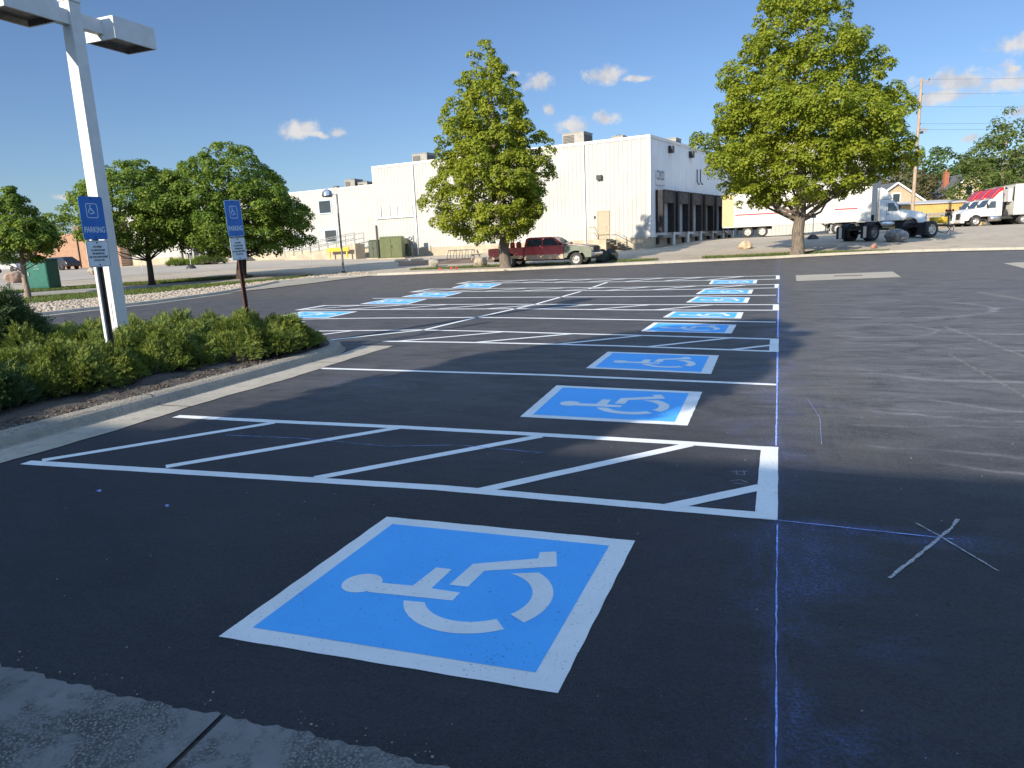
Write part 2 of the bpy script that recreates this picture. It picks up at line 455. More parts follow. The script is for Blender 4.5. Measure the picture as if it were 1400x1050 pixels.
def ground_mat(name, c1, c2, c3, s1=.12, s2=3, rough=.9, fine=.25, bs=.4):
    m, nt, b = nodes(name)
    pos = coords(nt, True)
    c = mixc(nt, sstep(nt, noise(nt, pos, s1, 6, .65), .35, .65), c1, c2)
    c = mixc(nt, mth(nt, 'MULTIPLY', sstep(nt, noise(nt, pos, s2, 8, .75), .45, .7), .6), c, c3)
    c = mixc(nt, fine, c, mixc(nt, noise(nt, pos, 45, 4, .8), (.04, .04, .04), (.6, .58, .52)))
    nt.links.new(c, b.inputs['Base Color']); b.inputs['Roughness'].default_value = rough; b.inputs['Specular IOR Level'].default_value = .2
    bump(nt, b, noise(nt, pos, 25, 6, .7), bs, .02)
    return m

def concrete_old():
    """worn walk: smooth paste with exposed aggregate patches"""
    m, nt, b = nodes('worn_concrete')
    pos = coords(nt, True)
    a = sstep(nt, noise(nt, pos, 2.3, 9, .75, .5), .46, .60)
    base = mixc(nt, noise(nt, pos, 6, 6, .7), (.13, .125, .12), (.25, .24, .23))
    vor = nt.nodes.new('ShaderNodeTexVoronoi'); vor.inputs['Scale'].default_value = 85; nt.links.new(pos, vor.inputs['Vector'])
    agg = mixc(nt, sstep(nt, vor.outputs['Distance'], .15, .6), (.34, .32, .30), (.06, .06, .06))
    sp = nt.nodes.new('ShaderNodeSeparateColor'); nt.links.new(vor.outputs['Color'], sp.inputs[0])
    agg = mixc(nt, mth(nt, 'MULTIPLY', sp.outputs[0], .6), agg, (.05, .05, .05))
    c = mixc(nt, mth(nt, 'MULTIPLY', a, .85), base, agg)
    st = sstep(nt, noise(nt, pos, .9, 6, .7), .5, .72)
    c = mixc(nt, mth(nt, 'MULTIPLY', st, .4), c, (.07, .07, .075))
    nt.links.new(c, b.inputs['Base Color']); b.inputs['Roughness'].default_value = .85; b.inputs['Specular IOR Level'].default_value = .25
    h = mth(nt, 'SUBTRACT', noise(nt, pos, 40, 6, .7), mth(nt, 'MULTIPLY', mth(nt, 'MULTIPLY', a, vor.outputs['Distance']), 1.3))
    bump(nt, b, h, .6, .01)
    return m

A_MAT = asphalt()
CURB2_M = ground_mat('worn_curb', (.34, .285, .21), (.22, .19, .15), (.10, .09, .075), 1.6, 14, .9, .35, .8)
WHITE_P = paint('white_road_paint', (.80, .80, .78), (.70, .70, .68), .66)
BLUE_P = paint('blue_road_paint', (.095, .44, .88), (.08, .40, .84), .655)
CURB_M = ground_mat('curb_concrete', (.44, .385, .30), (.35, .305, .24), (.16, .15, .13), .8, 5, .85, .28)
YARD_M = ground_mat('yard_ground', (.48, .39, .285), (.37, .30, .22), (.21, .16, .115), .09, 1.1, .9, .25)
ROAD_M = ground_mat('old_road', (.42, .355, .285), (.35, .30, .245), (.27, .23, .195), .15, 1.5, .9, .25)
WALK_M = concrete_old()
SOIL_M = ground_mat('mulch_soil', (.055, .042, .034), (.035, .027, .022), (.10, .085, .07), 2, 20, .95, .12, .9)
TURF_M = ground_mat('turf_soil', (.11, .125, .045), (.08, .10, .035), (.21, .18, .10), .5, 4, .95, .05, .6)
GRAV_M = ground_mat('gravel_fines', (.36, .31, .25), (.28, .24, .19), (.16, .14, .12), .6, 6, .95, .3, .9)
MULCHRED_M = ground_mat('red_mulch', (.17, .10, .065), (.21, .14, .10), (.10, .065, .045), .5, 6, .95, .1, .9)

# ------------------------------------------------------------------ the ground
LOT = [(60, -2.62), (60, 49.5), (34, 46.6), (12.71, 43.2), (-.21, 40.47), (-8, 37.6), (-14.54, 35.08), (-19, 34.5), (-22.75, 34.0), (-25.2, 32.2), (-26.6, 29.4), (-25.6, 25.4), (-24.3, 22), (-23.4, 17.3), (-24, 12), (-24, -12), (-6.4, -12), (-6.4, -2.62)]

def in_poly(x, y, poly):
    c = np.zeros(x.shape, bool); j = len(poly) - 1
    for i in range(len(poly)):
        xi, yi = poly[i]; xj, yj = poly[j]
        c ^= ((yi > y) != (yj > y)) & (x < (xj - xi) * (y - yi) / (yj - yi + 1e-12) + xi)
        j = i
    return c

def make_ground():
    xs = np.unique(np.r_[-900, -600, -400, -260, -180, -130, np.arange(-100, 64, 1.5), 70, 85, 110, 160, 240, 400, 600, 900])
    ys = np.unique(np.r_[-300, -150, -80, -50, np.arange(-36, 112, 1.5), 120, 140, 170, 220, 300, 420, 600, 1000, 1800])
    X, Y = np.meshgrid(xs, ys); Z = gzs(X, Y)
    Z = np.where(in_poly(X, Y, LOT) | ((X > -14) & (X < 62) & (Y < 5) & (Y > -14)), Z - .12, Z)
    nx, ny = len(xs), len(ys)
    v = np.stack([X, Y, Z], -1).reshape(-1, 3)
    i = np.arange(nx * ny).reshape(ny, nx)
    f = np.stack([i[:-1, :-1], i[:-1, 1:], i[1:, 1:], i[1:, :-1]], -1).reshape(-1, 4)
    me = bpy.data.meshes.new('ground'); me.from_pydata(v.tolist(), [], f.tolist()); me.materials.append(YARD_M)
    me.polygons.foreach_set('use_smooth', [True] * len(f))
    return struct(link('ground', me))
make_ground()
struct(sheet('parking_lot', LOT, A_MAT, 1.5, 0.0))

def flat(name, pts, m, dz, step=1.5): return struct(sheet(name, pts, m, step, dz))
def G2(*pp): return [tuple(on_ground(*p)[:2]) for p in pp]

# road, walks and strips beyond the lot, each at the place surveyed on the ground
flat('road', G2((-260, 409), (40, 388), (200, 375), (330, 368), (470, 362), (600, 357), (600, 352.5), (470, 355.5), (330, 359.5), (200, 365), (40, 373), (-260, 392)), ROAD_M, .012, 2.5)
flat('sidewalk', G2((-60, 416), (45, 406), (170, 397), (330, 385), (405, 378), (405, 375.5), (330, 381), (170, 391.5), (45, 400), (-60, 409)), ground_mat('walk_concrete', (.33, .31, .28), (.28, .265, .24), (.2, .19, .18), .3, 3), .014)
TURF = G2((-60, 424), (45, 415.5), (200, 402), (300, 391.5), (400, 382), (430, 376.5), (405, 378.5), (330, 385.5), (170, 397.5), (45, 406.5), (-60, 416.5))
flat('turf_strip', TURF, TURF_M, .02)
TURF2 = G2((-60, 409), (45, 399.5), (170, 391), (250, 386), (345, 379), (345, 377), (250, 382), (170, 387.5), (45, 396), (-60, 404))
flat('turf_strip', TURF2, TURF_M, .02)
TURF3 = G2((560, 369.3), (640, 366.5), (760, 362), (860, 358), (900, 356), (900, 354), (860, 355.5), (760, 360), (640, 364), (560, 368))
flat('turf_strip', TURF3, TURF_M, .02)
TURF4 = G2((960, 353.5), (1090, 348.7), (1215, 344.5), (1215, 342.5), (1090, 345.5), (960, 351.5))
flat('turf_strip', TURF4, TURF_M, .02)
GRAVEL = [(-24.2, 11), (-23.9, 17.3), (-24.8, 22), (-26.1, 25.4), (-27.1, 29.4), (-25.6, 32.5), (-23.0, 34.5)] + [tuple(on_ground(*q)[:2]) for q in ((500, 372.5), (460, 373.5), (430, 377), (400, 382), (300, 392), (200, 402.5), (45, 416))] + [(-31, 11)]
flat('gravel_bed', GRAVEL, GRAV_M, .03)
flat('mulch_bed', G2((545, 364), (600, 361.5), (680, 358), (760, 352), (760, 347), (680, 351), (600, 355), (545, 358)), MULCHRED_M, .02)

# far kerb along the back of the lot, and the low kerb along the gravel bed
M = MB()
CP = [(60, 49.5), (34, 46.6), (12.71, 43.2), (-.21, 40.47), (-8, 37.6), (-14.54, 35.08), (-19, 34.5), (-22.9, 34.0)]
sweep(M, resample(CP, 1.2), [(.42, .006), (.05, .02), (0, .14), (-.05, .155), (-.2, .155), (-.25, -.05)])
struct(M.build('curb', CURB_M))
M = MB()
sweep(M, resample([(-22.9, 34.0), (-25.2, 32.2), (-26.6, 29.4), (-25.6, 25.4), (-24.3, 22), (-23.4, 17.3), (-23.7, 12)], .8), [(.3, .005), (.04, .014), (0, .11), (-.05, .125), (-.18, .125), (-.2, -.05)])
struct(M.build('curb', CURB_M))
# concrete drain aprons let into the asphalt
PADM = ground_mat('apron_concrete', (.44, .375, .295), (.37, .32, .25), (.28, .24, .2), 1.2, 6, .85, .25)
for pts in ([(.6, 25.6), (2.2, 26.0), (4.05, 26.4), (3.85, 22.9), (2.2, 22.5), (.56, 22.1)], [(8.6, 30.4), (12.5, 32.5), (12, 27.5), (8.2, 26.0)]):
    flat('concrete_apron', pts, PADM, .006)

for i in range(11):
    M = MB(); x = 1.9 + i * .085; M.box(x, x + .045, 24.2, 24.55, .004, .02); struct(M.build('drain_grate', mat('cast_iron', (.06, .055, .05), None, 8, .8)))
# island: gutter, kerb with a rounded nose, soil
IS = [(-6.98, -12), (-6.98, -2.0), (-6.98, 2), (-6.98, 5.2)] + [(-8.2 + 1.22 * cos(RAD(a)), 5.3 + 1.55 * sin(RAD(a))) for a in range(10, 91, 10)] + [(-11.5, 6.9), (-13, 6.4), (-13.6, 5), (-13.6, -12)]
path = resample(IS, .25)
def wobble(P, amp, f=1.3):
    return [Vector((p.x + amp * sin(p.y * f * 3.1 + p.x), p.y + amp * sin(p.x * f * 2.3 + 1.7 * p.y), 0)) for p in P]
M = MB()
sweep(M, wobble(path, .006), [(-.115, .005), (-.085, .018), (-.06, .07), (-.035, .102), (.02, .124), (.12, .13), (.17, .125), (.19, .0)])
struct(M.build('curb', CURB2_M))
gut = MB()
GP = resample([(-6.86, -12), (-6.86, -2), (-6.86, 5.2), (-6.9, 5.8), (-7.05, 6.75)], .2)
for i, (a, c) in enumerate(zip(GP, GP[1:])):
    w0 = -6.38 + .03 * sin(a.y * 2.1) + .012 * sin(a.y * 9); w1 = -6.38 + .03 * sin(c.y * 2.1) + .012 * sin(c.y * 9)
    if a.y > 5.2: w0 -= .05 * (a.y - 5.2)
    if c.y > 5.2: w1 -= .05 * (c.y - 5.2)
    gut.quad((a.x, a.y, .006), (w0, a.y, .007), (w1, c.y, .007), (c.x, c.y, .006))
struct(gut.build('gutter', CURB_M))
bed = [(p.x - .13, p.y) for p in resample(IS[:4], .5)] + [(-8.2 + 1.08 * cos(RAD(a)), 5.3 + 1.4 * sin(RAD(a))) for a in range(10, 91, 10)] + [(-11.5, 6.7), (-12.9, 6.2), (-13.4, 5), (-13.4, -12)]
o = sheet('soil_bed', bed, SOIL_M, .25, .115)
for yy in (-2.6, 1.95, 5.0):
    J = MB(); prev = None
    for q, zz in ((-6.39, .0095), (-6.85, .0105), (-6.905, .03), (-6.93, .085), (-6.955, .118), (-7.0, .132), (-7.1, .138), (-7.16, .13)):
        jx = q; jy = yy + .012 * sin(q * 60)
        if prev: J.quad((prev[0], prev[1] - .008, prev[2]), (jx, jy - .008, zz), (jx, jy + .008, zz), (prev[0], prev[1] + .008, prev[2]))
        prev = (jx, jy, zz)
    struct(J.build('curb_joint', SOIL_M))
for v in o.data.vertices:
    v.co.z += max(0, min(1, (-7.15 - v.co.x) / 1.2)) * .10 + .018 * sin(v.co.x * 17) * sin(v.co.y * 13)
struct(o)
# the old walk along the foot of the photograph, its joints and broken edge
def walk_edge(x): return -2.50 + .012 * sin(x * 3.1) + .006 * sin(x * 19 + 1) + .006 * sin(x * 47) + .004 * sin(x * 91)
JX = [-6.38, -4.3, -1.945, .55, 3.2, 6]
for x0, x1 in zip(JX, JX[1:]):
    xs = [x0 + .012 + (x1 - x0 - .024) * k / 110 for k in range(111)]
    lo = MB(); nr = len(xs)
    vs = [(x, walk_edge(x), .008) for x in xs] + [(x + .25 * (-3.9 + 2.5) * -.35, -3.9, .012) for x in xs] + [(x + .3, -7, .012) for x in xs]
    fs = [(r * nr + i, r * nr + i + 1, (r + 1) * nr + i + 1, (r + 1) * nr + i) for r in range(2) for i in range(nr - 1)]
    fs2 = [(i + 1, i, 3 * nr + i, 3 * nr + i + 1) for i in range(nr - 1)]
    lo.add(vs + [(x, walk_edge(x), -.03) for x in xs], fs + fs2)
    struct(lo.build('walkway', WALK_M))
flat('walkway_base', [(-6.4, -2.53), (6.2, -2.53), (6.2, -12), (-6.4, -12)], SOIL_M, -.004)

# ------------------------------------------------------------------ painted markings
LINES = {
1: [(-6.26,-.18),(-4.45,-.08),(-2.28,.04),(-.01,.02)],
2: [(-6.28,1.53),(-4.93,1.53),(-3.45,1.56),(-2.0,1.55),(-.69,1.52),(-.01,1.48)],
3: [(-6.46,4.51),(-2.9,4.37),(-.02,4.08)],
4: [(-7.07,7.36),(-5.37,7.27),(-3.56,7.1),(-2.24,6.92),(-.04,6.51)],
5: [(-10.3,8.83),(-9.06,8.91),(-8.36,8.97),(-6.97,9.02),(-5.23,8.77),(-3.75,8.47),(-2.5,8.26),(-.03,7.78)],
6: [(-12.7,11.28),(-9.88,11.45),(-6.74,11.41),(-5.24,11.15),(-2.98,10.71),(-.05,10.13)],
7: [(-13.97,13.97),(-10.19,13.72),(-8.23,13.6),(-6.51,13.46),(-3.39,12.82),(-.03,12.37)],
8: [(-13.71,15.35),(-10.17,15.14),(-7.63,14.95),(-3.66,14.19),(-.01,13.66)],
9: [(-13.62,18.03),(-7.26,17.26),(-4.16,16.8),(-.07,16.42)],
10: [(-13.76,20.99),(-8.94,20.21),(-4.67,19.4),(0,19.13)],
11: [(-13.72,22.59),(-9.53,21.84),(-4.96,20.91),(0,20.75)],
12: [(-14.04,26.07),(-10.85,25.51),(-5.6,24.19),(.02,23.51)],
13: [(-14.01,27.53),(-10.66,27.5),(-6.03,26.39),(.03,25.75)]}
def ypos(n, x):
    L = LINES[n]
    for a, b in zip(L, L[1:]):
        if x <= b[0] or b is L[-1]: return a[1] + (b[1] - a[1]) * (x - a[0]) / (b[0] - a[0])

def ribbon(M, pts, w, z=.002, mi=0, rough=.0022, step=.15):
    P = resample(pts, step); vs = []; fs = []
    for i, p in enumerate(P):
        d = (P[min(i + 1, len(P) - 1)] - P[max(i - 1, 0)]).normalized(); n = Vector((-d.y, d.x, 0))
        a = w / 2 + RNG.uniform(-rough, rough); b = w / 2 + RNG.uniform(-rough, rough)
        zz = gz(p.x, p.y) + z
        vs += [(*(p + n * a)[:2], zz), (*(p - n * b)[:2], zz)]
    fs = [(2 * i, 2 * i + 2, 2 * i + 3, 2 * i + 1) for i in range(len(P) - 1)]
    M.add(vs, fs, mi)

def stall_line(pts, w=.11):
    M = MB(); ribbon(M, pts, w); return struct(M.build('parking_line', WHITE_P))
stall_line(LINES[3], .10); stall_line(LINES[6], .13); stall_line(LINES[9], .16)
for a, b in (((-8.37, 7.37), (-7.81, 8.07)), ((-7.81, 8.07), (-6.99, 9.05)), ((-6.99, 9.05), (-6.78, 11.49)), ((-6.78, 11.49), (-6.41, 14.55)), ((-6.41, 14.55), (-6.31, 19.35)), ((-6.35, 20.7), (-6.48, 24.17))):
    stall_line([a, b], .11)

def aisle(label, na, nb, x0, x1, diags, wl=.11, bar=True, leftbar=False, wd=.105):
    t = thing('access_aisle', label, 'hatched aisle', ((x0 + x1) / 2, (ypos(na, (x0 + x1) / 2) + ypos(nb, (x0 + x1) / 2)) / 2, 0), 0, 'hatched access aisles between the stalls')
    inv = Matrix.Translation(-t.location)
    for nn in (na, nb):
        M = MB(); L = LINES[nn]
        pts = [(x, y) for x, y in L if x0 < x < x1]
        pts = [(x0, ypos(nn, x0))] + pts + [(x1, ypos(nn, x1))]
        ribbon(M, pts, wl); M.xform(inv); M.build('edge_line', WHITE_P, t)
    M = MB()
    for d in diags: ribbon(M, d, wd, .0035)
    M.xform(inv); M.build('diagonal_stripes', WHITE_P, t)
    if bar:
        M = MB(); ribbon(M, [(x1 - .062, ypos(na, x1) - wl / 2), (x1 - .062, ypos(nb, x1) + wl / 2)], .13, .005); M.xform(inv); M.build('end_bar', WHITE_P, t)
    if leftbar:
        M = MB(); ribbon(M, [(x0 + .1, ypos(na, x0) - wl / 2), (x0 + .1, ypos(nb, x0) + wl / 2)], .2, .005); M.xform(inv); M.build('end_bar', WHITE_P, t)
aisle('hatched white access aisle nearest the photographer, with the widest stripes', 1, 2, -6.2, 0,
      [[(-6.1, -.1), (-4.85, 1.48)], [(-4.78, 0), (-3.42, 1.54)], [(-3.32, .02), (-1.98, 1.5)], [(-1.96, .05), (-.68, 1.48)], [(-.66, .03), (-.10, .55)]])
aisle('hatched white access aisle past the two shaded blue squares', 4, 5, -7.0, 0,
      [[(-6.65, 7.36), (-5.06, 8.72)], [(-5.05, 7.25), (-3.6, 8.42)], [(-3.5, 7.08), (-2.25, 8.2)], [(-1.95, 6.85), (-.7, 7.95)], [(-.66, 6.62), (-.1, 7.12)]])
M = MB(); ribbon(M, [(-9.32, 7.8), (-8.66, 8.89)], .11); ribbon(M, [(-10.2, 8.83), (-7.0, 9.03)], .11, .0035); struct(M.build('parking_line', WHITE_P))
def auto_diags(na, nb, x0, x1, pitch, run):
    out = []; x = x0
    while x + run < x1: out.append([(x, ypos(na, x)), (x + run, ypos(nb, x + run))]); x += pitch
    return out
aisle('hatched white access aisle between the fifth and sixth blue squares of the aisle-side row', 7, 8, -13.9, 0, auto_diags(7, 8, -13.6, -.3, 1.55, 1.25), .14, True, True, .13)
aisle('hatched white access aisle in the far rows, last but one before the back curb', 10, 11, -13.7, 0, auto_diags(10, 11, -13.5, -.2, 1.6, 1.3), .17, True, True, .16)
aisle('farthest hatched white access aisle, beside the last blue squares', 12, 13, -14.0, .02, auto_diags(12, 13, -13.8, -.2, 1.6, 1.3), .2, True, True, .18)

def blue_square(label, fl, fr, nr, nl, flip=False, fine=False):
    c = [(fl[i] + fr[i] + nr[i] + nl[i]) / 4 for i in (0, 1)]
    t = thing('parking_symbol', label, 'accessible symbol', (c[0], c[1], 0), 0, 'blue accessible parking squares painted on the asphalt')
    def bl(u, v, z):     # u to the right, v away
        if flip: u, v = 1 - u, 1 - v
        x = (nl[0] * (1 - u) + nr[0] * u) * (1 - v) + (fl[0] * (1 - u) + fr[0] * u) * v
        y = (nl[1] * (1 - u) + nr[1] * u) * (1 - v) + (fl[1] * (1 - u) + fr[1] * u) * v
        return (x - c[0], y - c[1], z + gz(x, y))
    M = MB(); iu0, iu1, iv0, iv1 = .067, .918, .075, .925
    def edge(k, n=24):
        return .0012 * sin(k * 1.3 + 1) if 0 < k < n else 0
    n = 24
    def strip(u0, u1, v0, v1, mi, z):
        for k in range(n):
            a, b = k / n, (k + 1) / n
            if u1 - u0 > v1 - v0:
                M.quad(bl(u0 + (u1 - u0) * a, v0 + edge(k) * (v0 == 0), z), bl(u0 + (u1 - u0) * b, v0 + edge(k + 1) * (v0 == 0), z), bl(u0 + (u1 - u0) * b, v1 + edge(k + 1) * (v1 == 1), z), bl(u0 + (u1 - u0) * a, v1 + edge(k) * (v1 == 1), z), mi)
            else:
                M.quad(bl(u0 + edge(k) * (u0 == 0), v0 + (v1 - v0) * a, z), bl(u1 + edge(k) * (u1 == 1), v0 + (v1 - v0) * a, z), bl(u1 + edge(k + 1) * (u1 == 1), v0 + (v1 - v0) * b, z), bl(u0 + edge(k + 1) * (u0 == 0), v0 + (v1 - v0) * b, z), mi)
    strip(0, 1, 0, iv0, 0, .002); strip(0, 1, iv1, 1, 0, .002); strip(0, iu0, iv0, iv1, 0, .002); strip(iu1, 1, iv0, iv1, 0, .002)
    M.build('border', WHITE_P, t)
    M = MB(); M.quad(bl(iu0 - .004, iv0 - .004, .0034), bl(iu1 + .004, iv0 - .004, .0034), bl(iu1 + .004, iv1 + .004, .0034), bl(iu0 - .004, iv1 + .004, .0034)); M.build('blue_panel', BLUE_P, t)
    M = MB()
    for P in FIG:
        zf = .0048 if P is not FIG[0] else .0052
        M.add([bl(u, v, zf) for u, v in P], [tuple(range(len(P)))])
    M.build('wheelchair_figure', WHITE_P, t)
SQ = [
 ('big blue accessible square in the foreground shade', (-2.363,-.55),(-.759,-.533),(-.781,-2.004),(-2.379,-2.04)),
 ('blue accessible square just beyond the nearest hatched aisle, dappled by tree shade', (-2.495,3.722),(-.783,3.576),(-.77,2.097),(-2.406,2.153)),
 ('third blue accessible square from the foreground, just short of the second hatched aisle', (-2.456,6.337),(-.794,6.098),(-.781,4.651),(-2.436,4.902)),
 ('blue accessible square just past the second hatched aisle, half in shade', (-2.367,10.17),(-.746,9.746),(-.764,8.481),(-2.387,8.786)),
 ('fifth blue accessible square of the aisle-side row, sunlit just before the third hatched aisle', (-2.278,12.317),(-.72,12.006),(-.717,10.794),(-2.33,11.105)),
 ('sixth blue accessible square of the aisle-side row, sunlit just past the third hatched aisle', (-2.18,16.408),(-.718,15.752),(-.725,14.267),(-2.261,14.615)),
 ('seventh blue accessible square of the aisle-side row, small and sunlit', (-2.234,19.103),(-.725,18.618),(-.726,17.093),(-2.297,17.332)),
 ('farthest blue accessible square of the aisle-side row', (-2.373,23.678),(-.733,23.227),(-.721,21.437),(-2.295,21.582))]
for s in SQ: blue_square(*s)
SL = [
 ('blue accessible square of the far row, mostly hidden behind the tip of the juniper hedge', (-13.0,10.95),(-11.2,10.75),(-11.2,9.4),(-13.0,9.6)),
 ('blue accessible square of the far row, the largest one clear of the junipers', (-13.3,13.425),(-11.23,13.217),(-11.148,11.618),(-12.992,11.703)),
 ('blue accessible square of the far row, third from the junipers', (-12.788,17.575),(-11.062,17.251),(-10.814,15.5),(-12.767,15.795)),
 ('blue accessible square of the far row, last but one before the back curb', (-12.831,20.503),(-11.006,20.049),(-10.832,18.078),(-12.734,18.472)),
 ('farthest blue accessible square of the far row, near the back curb', (-13.374,25.982),(-11.309,25.001),(-10.869,22.444),(-12.861,23.046))]
for s in SL: blue_square(*s, flip=True)

CHALK = mat('blue_chalk', (.40, .50, .86), (.16, .24, .6), 40, .9)
M = MB()
for y0, y1, w in ((-4.5, -.1, .006), (1.56, 4.0, .012), (4.0, 6.45, .02), (7.95, 12.3, .025), (14, 20, .03)):
    ribbon(M, [(.0 if y0 < 1 else -.012, y0), (.0 if y0 < 1 else -.012, y1)], w, .006, 0, .003, .06)
ribbon(M, [(-.01, -.04), (.9, -.1)], .008, .006, 0, .002, .04)
tag(M.build('chalk_line', CHALK), 'blue chalk line snapped along the right-hand ends of the stalls', 'chalk line')
M = MB()
ribbon(M, [(.751, .1), (.837, -.062), (1.023, -.466)], .009, .006, 0, .003, .03)
ribbon(M, [(.985, .22), (.92, .06), (.84, -.082), (.621, -.487), (.518, -.673)], .018, .0035, 0, .004, .03)
tag(M.build('cross_mark', mat('chalk_white', (.50, .49, .48), (.2, .2, .21), 60, .9)), 'white crossed X mark drawn on the shaded asphalt', 'cross mark')
M = MB()
ribbon(M, [(.28, 3.4), (.36, 2.6), (.33, 1.7)], .003, .002, 0, .001, .05)
ribbon(M, [(-5.0, .95), (-4.2, 1.0), (-3.2, .92), (-2.6, 1.08), (-1.8, 1.0)], .006, .006, 0, .003, .06)
struct(M.build('chalk_scratches', CHALK))
M = MB()
for a, b in (((-.32, .83), (-.2, .86)), ((-.30, .80), (-.22, .77)), ((-.28, .86), (-.27, .76)), ((-.23, .87), (-.22, .78)), ((-.31, .62), (-.24, .66)), ((-.24, .66), (-.19, .6)), ((-.29, .58), (-.2, .57))):
    ribbon(M, [a, b], .007, .006, 0, .001, .03)
struct(M.build('chalk_scribble', mat('grey_chalk', (.35, .33, .38), (.22, .2, .25), 30, .9)))
# litter: pale pebbles and flecks of dry paint
for nm, m, spots in (('paint_fleck', CHALK, [(-4.8, -.62), (-4.0, -.75), (-3.2, -2.75)]), ):
    for i, (x, y) in enumerate(spots):
        M = MB(); P = [(x + .018 * cos(k * 1.05 + i) * RNG.uniform(.6, 1.2), y + .014 * sin(k * 1.05 + i) * RNG.uniform(.6, 1.2)) for k in range(6)]
        M.prism(P, .001, .012 if y > -2.4 else .02); struct(M.build('paint_flecks', m))
# ------------------------------------------------------------------ vegetation
def rot_frames(Nv):
    """two unit vectors square to each row of Nv"""
    a = np.where(np.abs(Nv[:, 2:3]) < .9, np.array([[0, 0, 1.]]), np.array([[1., 0, 0]]))
    u = np.cross(Nv, a); u /= np.linalg.norm(u, axis=1, keepdims=True)
    return u, np.cross(Nv, u)

def unit(v): return v / np.maximum(np.linalg.norm(v, axis=-1, keepdims=True), 1e-9)

def leaves(C, Nv, size, rng, aspect=.75, fold=.25):
    """kite shaped, slightly folded leaves at C with normals Nv"""
    n = len(C); u, w = rot_frames(Nv)
    a = rng.uniform(0, 2 * pi, (n, 1)); t = u * np.cos(a) + w * np.sin(a); s = np.cross(Nv, t)
    L = size * rng.uniform(.6, 1.3, (n, 1))
    return np.stack([C - t * L * .5, C + s * L * .5 * aspect + Nv * L * fold * .5, C + t * L * .6, C - s * L * .5 * aspect + Nv * L * fold * .5], 1)

def crown_points(prof, clumps, per, rc, rng, H, axis, lean=(0, 0)):
    """leaf positions and normals for a crown. prof: (height, left radius, right radius)"""
    hs = np.array([p[0] for p in prof]); rl = np.array([p[1] for p in prof]); rr = np.array([p[2] for p in prof])
    w = (rl + rr) ** 1.35 + .12
    t = np.interp(rng.uniform(0, 1, clumps), np.r_[0, np.cumsum((w[1:] + w[:-1]) / 2 * np.diff(hs))] / np.sum((w[1:] + w[:-1]) / 2 * np.diff(hs)), hs)
    ang = rng.uniform(0, 2 * pi, clumps)
    cs = (np.cos(ang) * axis[0] + np.sin(ang) * axis[1] + 1) / 2
    R = np.interp(t, hs, rl) * (1 - cs) + np.interp(t, hs, rr) * cs
    p0 = rng.uniform(0, 6); R = R * (1 + .10 * np.sin(3 * ang + t * 1.4 + p0) + .07 * np.sin(5 * ang - t * 2.3 + p0))
    rad = np.maximum(R - rc * .6, .05) * rng.uniform(0, 1, clumps) ** .33
    cen = np.stack([np.cos(ang) * rad + lean[0] * t / H, np.sin(ang) * rad + lean[1] * t / H, t], 1)
    k = rng.uniform(.65, 1.25, clumps) * rc * np.clip(R / R.max(), .45, 1) ** .5
    out_d = np.stack([np.cos(ang), np.sin(ang), np.full(clumps, .35)], 1)
    idx = np.repeat(np.arange(clumps), (per * (k / rc) ** 2).astype(int) + 4)
    n = len(idx)
    d = unit(rng.normal(size=(n, 3)) + out_d[idx] * .55 + np.array([0, 0, .35]))
    P = cen[idx] + d * (k[idx] * rng.uniform(.35, 1.0, n) ** .6)[:, None] * np.array([1, 1, .72])
    Nv = unit(d * .8 + np.array([0, 0, .55]) + rng.normal(size=(n, 3)) * .38)
    return P, Nv, cen

def make_tree(label, base, prof, tr, leaf, clumps, per, rc, lm, bm_, seed, name='tree', group=None, lean=(0, 0), fork=None, limb_n=26, crown_from=None, cat='tree'):
    rng = np.random.default_rng(seed); H = prof[-1][0]
    t = thing(name, label, cat, base, 0, group)
    P, Nv, cen = crown_points(prof, clumps, per, rc, rng, H, (RH.x, RH.y), lean)
    leaf_mesh('crown', leaves(P, Nv, leaf, rng), lm, t)
    M = MB(); h0 = crown_from or prof[0][0]
    zs = [-.15, .0, .12, .4, h0 * .6, h0, H * .5, H * .7, H * .9]
    rs = [tr * 1.75, tr * 1.55, tr * 1.2, tr * 1.03, tr * .95, tr * .85, tr * .5, tr * .27, tr * .06]
    wob = rng.normal(size=(len(zs), 2)) * tr * .22; wob[:4] *= .25
    trunk = [(wob[i][0] + lean[0] * z / H, wob[i][1] + lean[1] * z / H, z) for i, z in enumerate(zs)]
    M.tube(trunk, rs, 12)
    order = rng.permutation(len(cen))[:limb_n]
    for i in order:
        c = cen[i]; rad = hypot(c[0], c[1]); z0 = max(h0 * .8, min(c[2] - rad * .75, H * .85))
        r0 = tr * .38 * max(.25, 1 - z0 / H)
        s = np.array([np.interp(z0, zs, [q[0] for q in trunk]), np.interp(z0, zs, [q[1] for q in trunk]), z0])
        mid = s * .5 + c * .5 + np.array([0, 0, -.06 * rad]) + rng.normal(size=3) * .05 * rad
        M.tube([s, s * .75 + mid * .25 + np.array([0, 0, .02]), mid, c], [r0, r0 * .8, r0 * .55, r0 * .2], 6, 0, False)
    M.build('trunk', bm_, t)
    return t

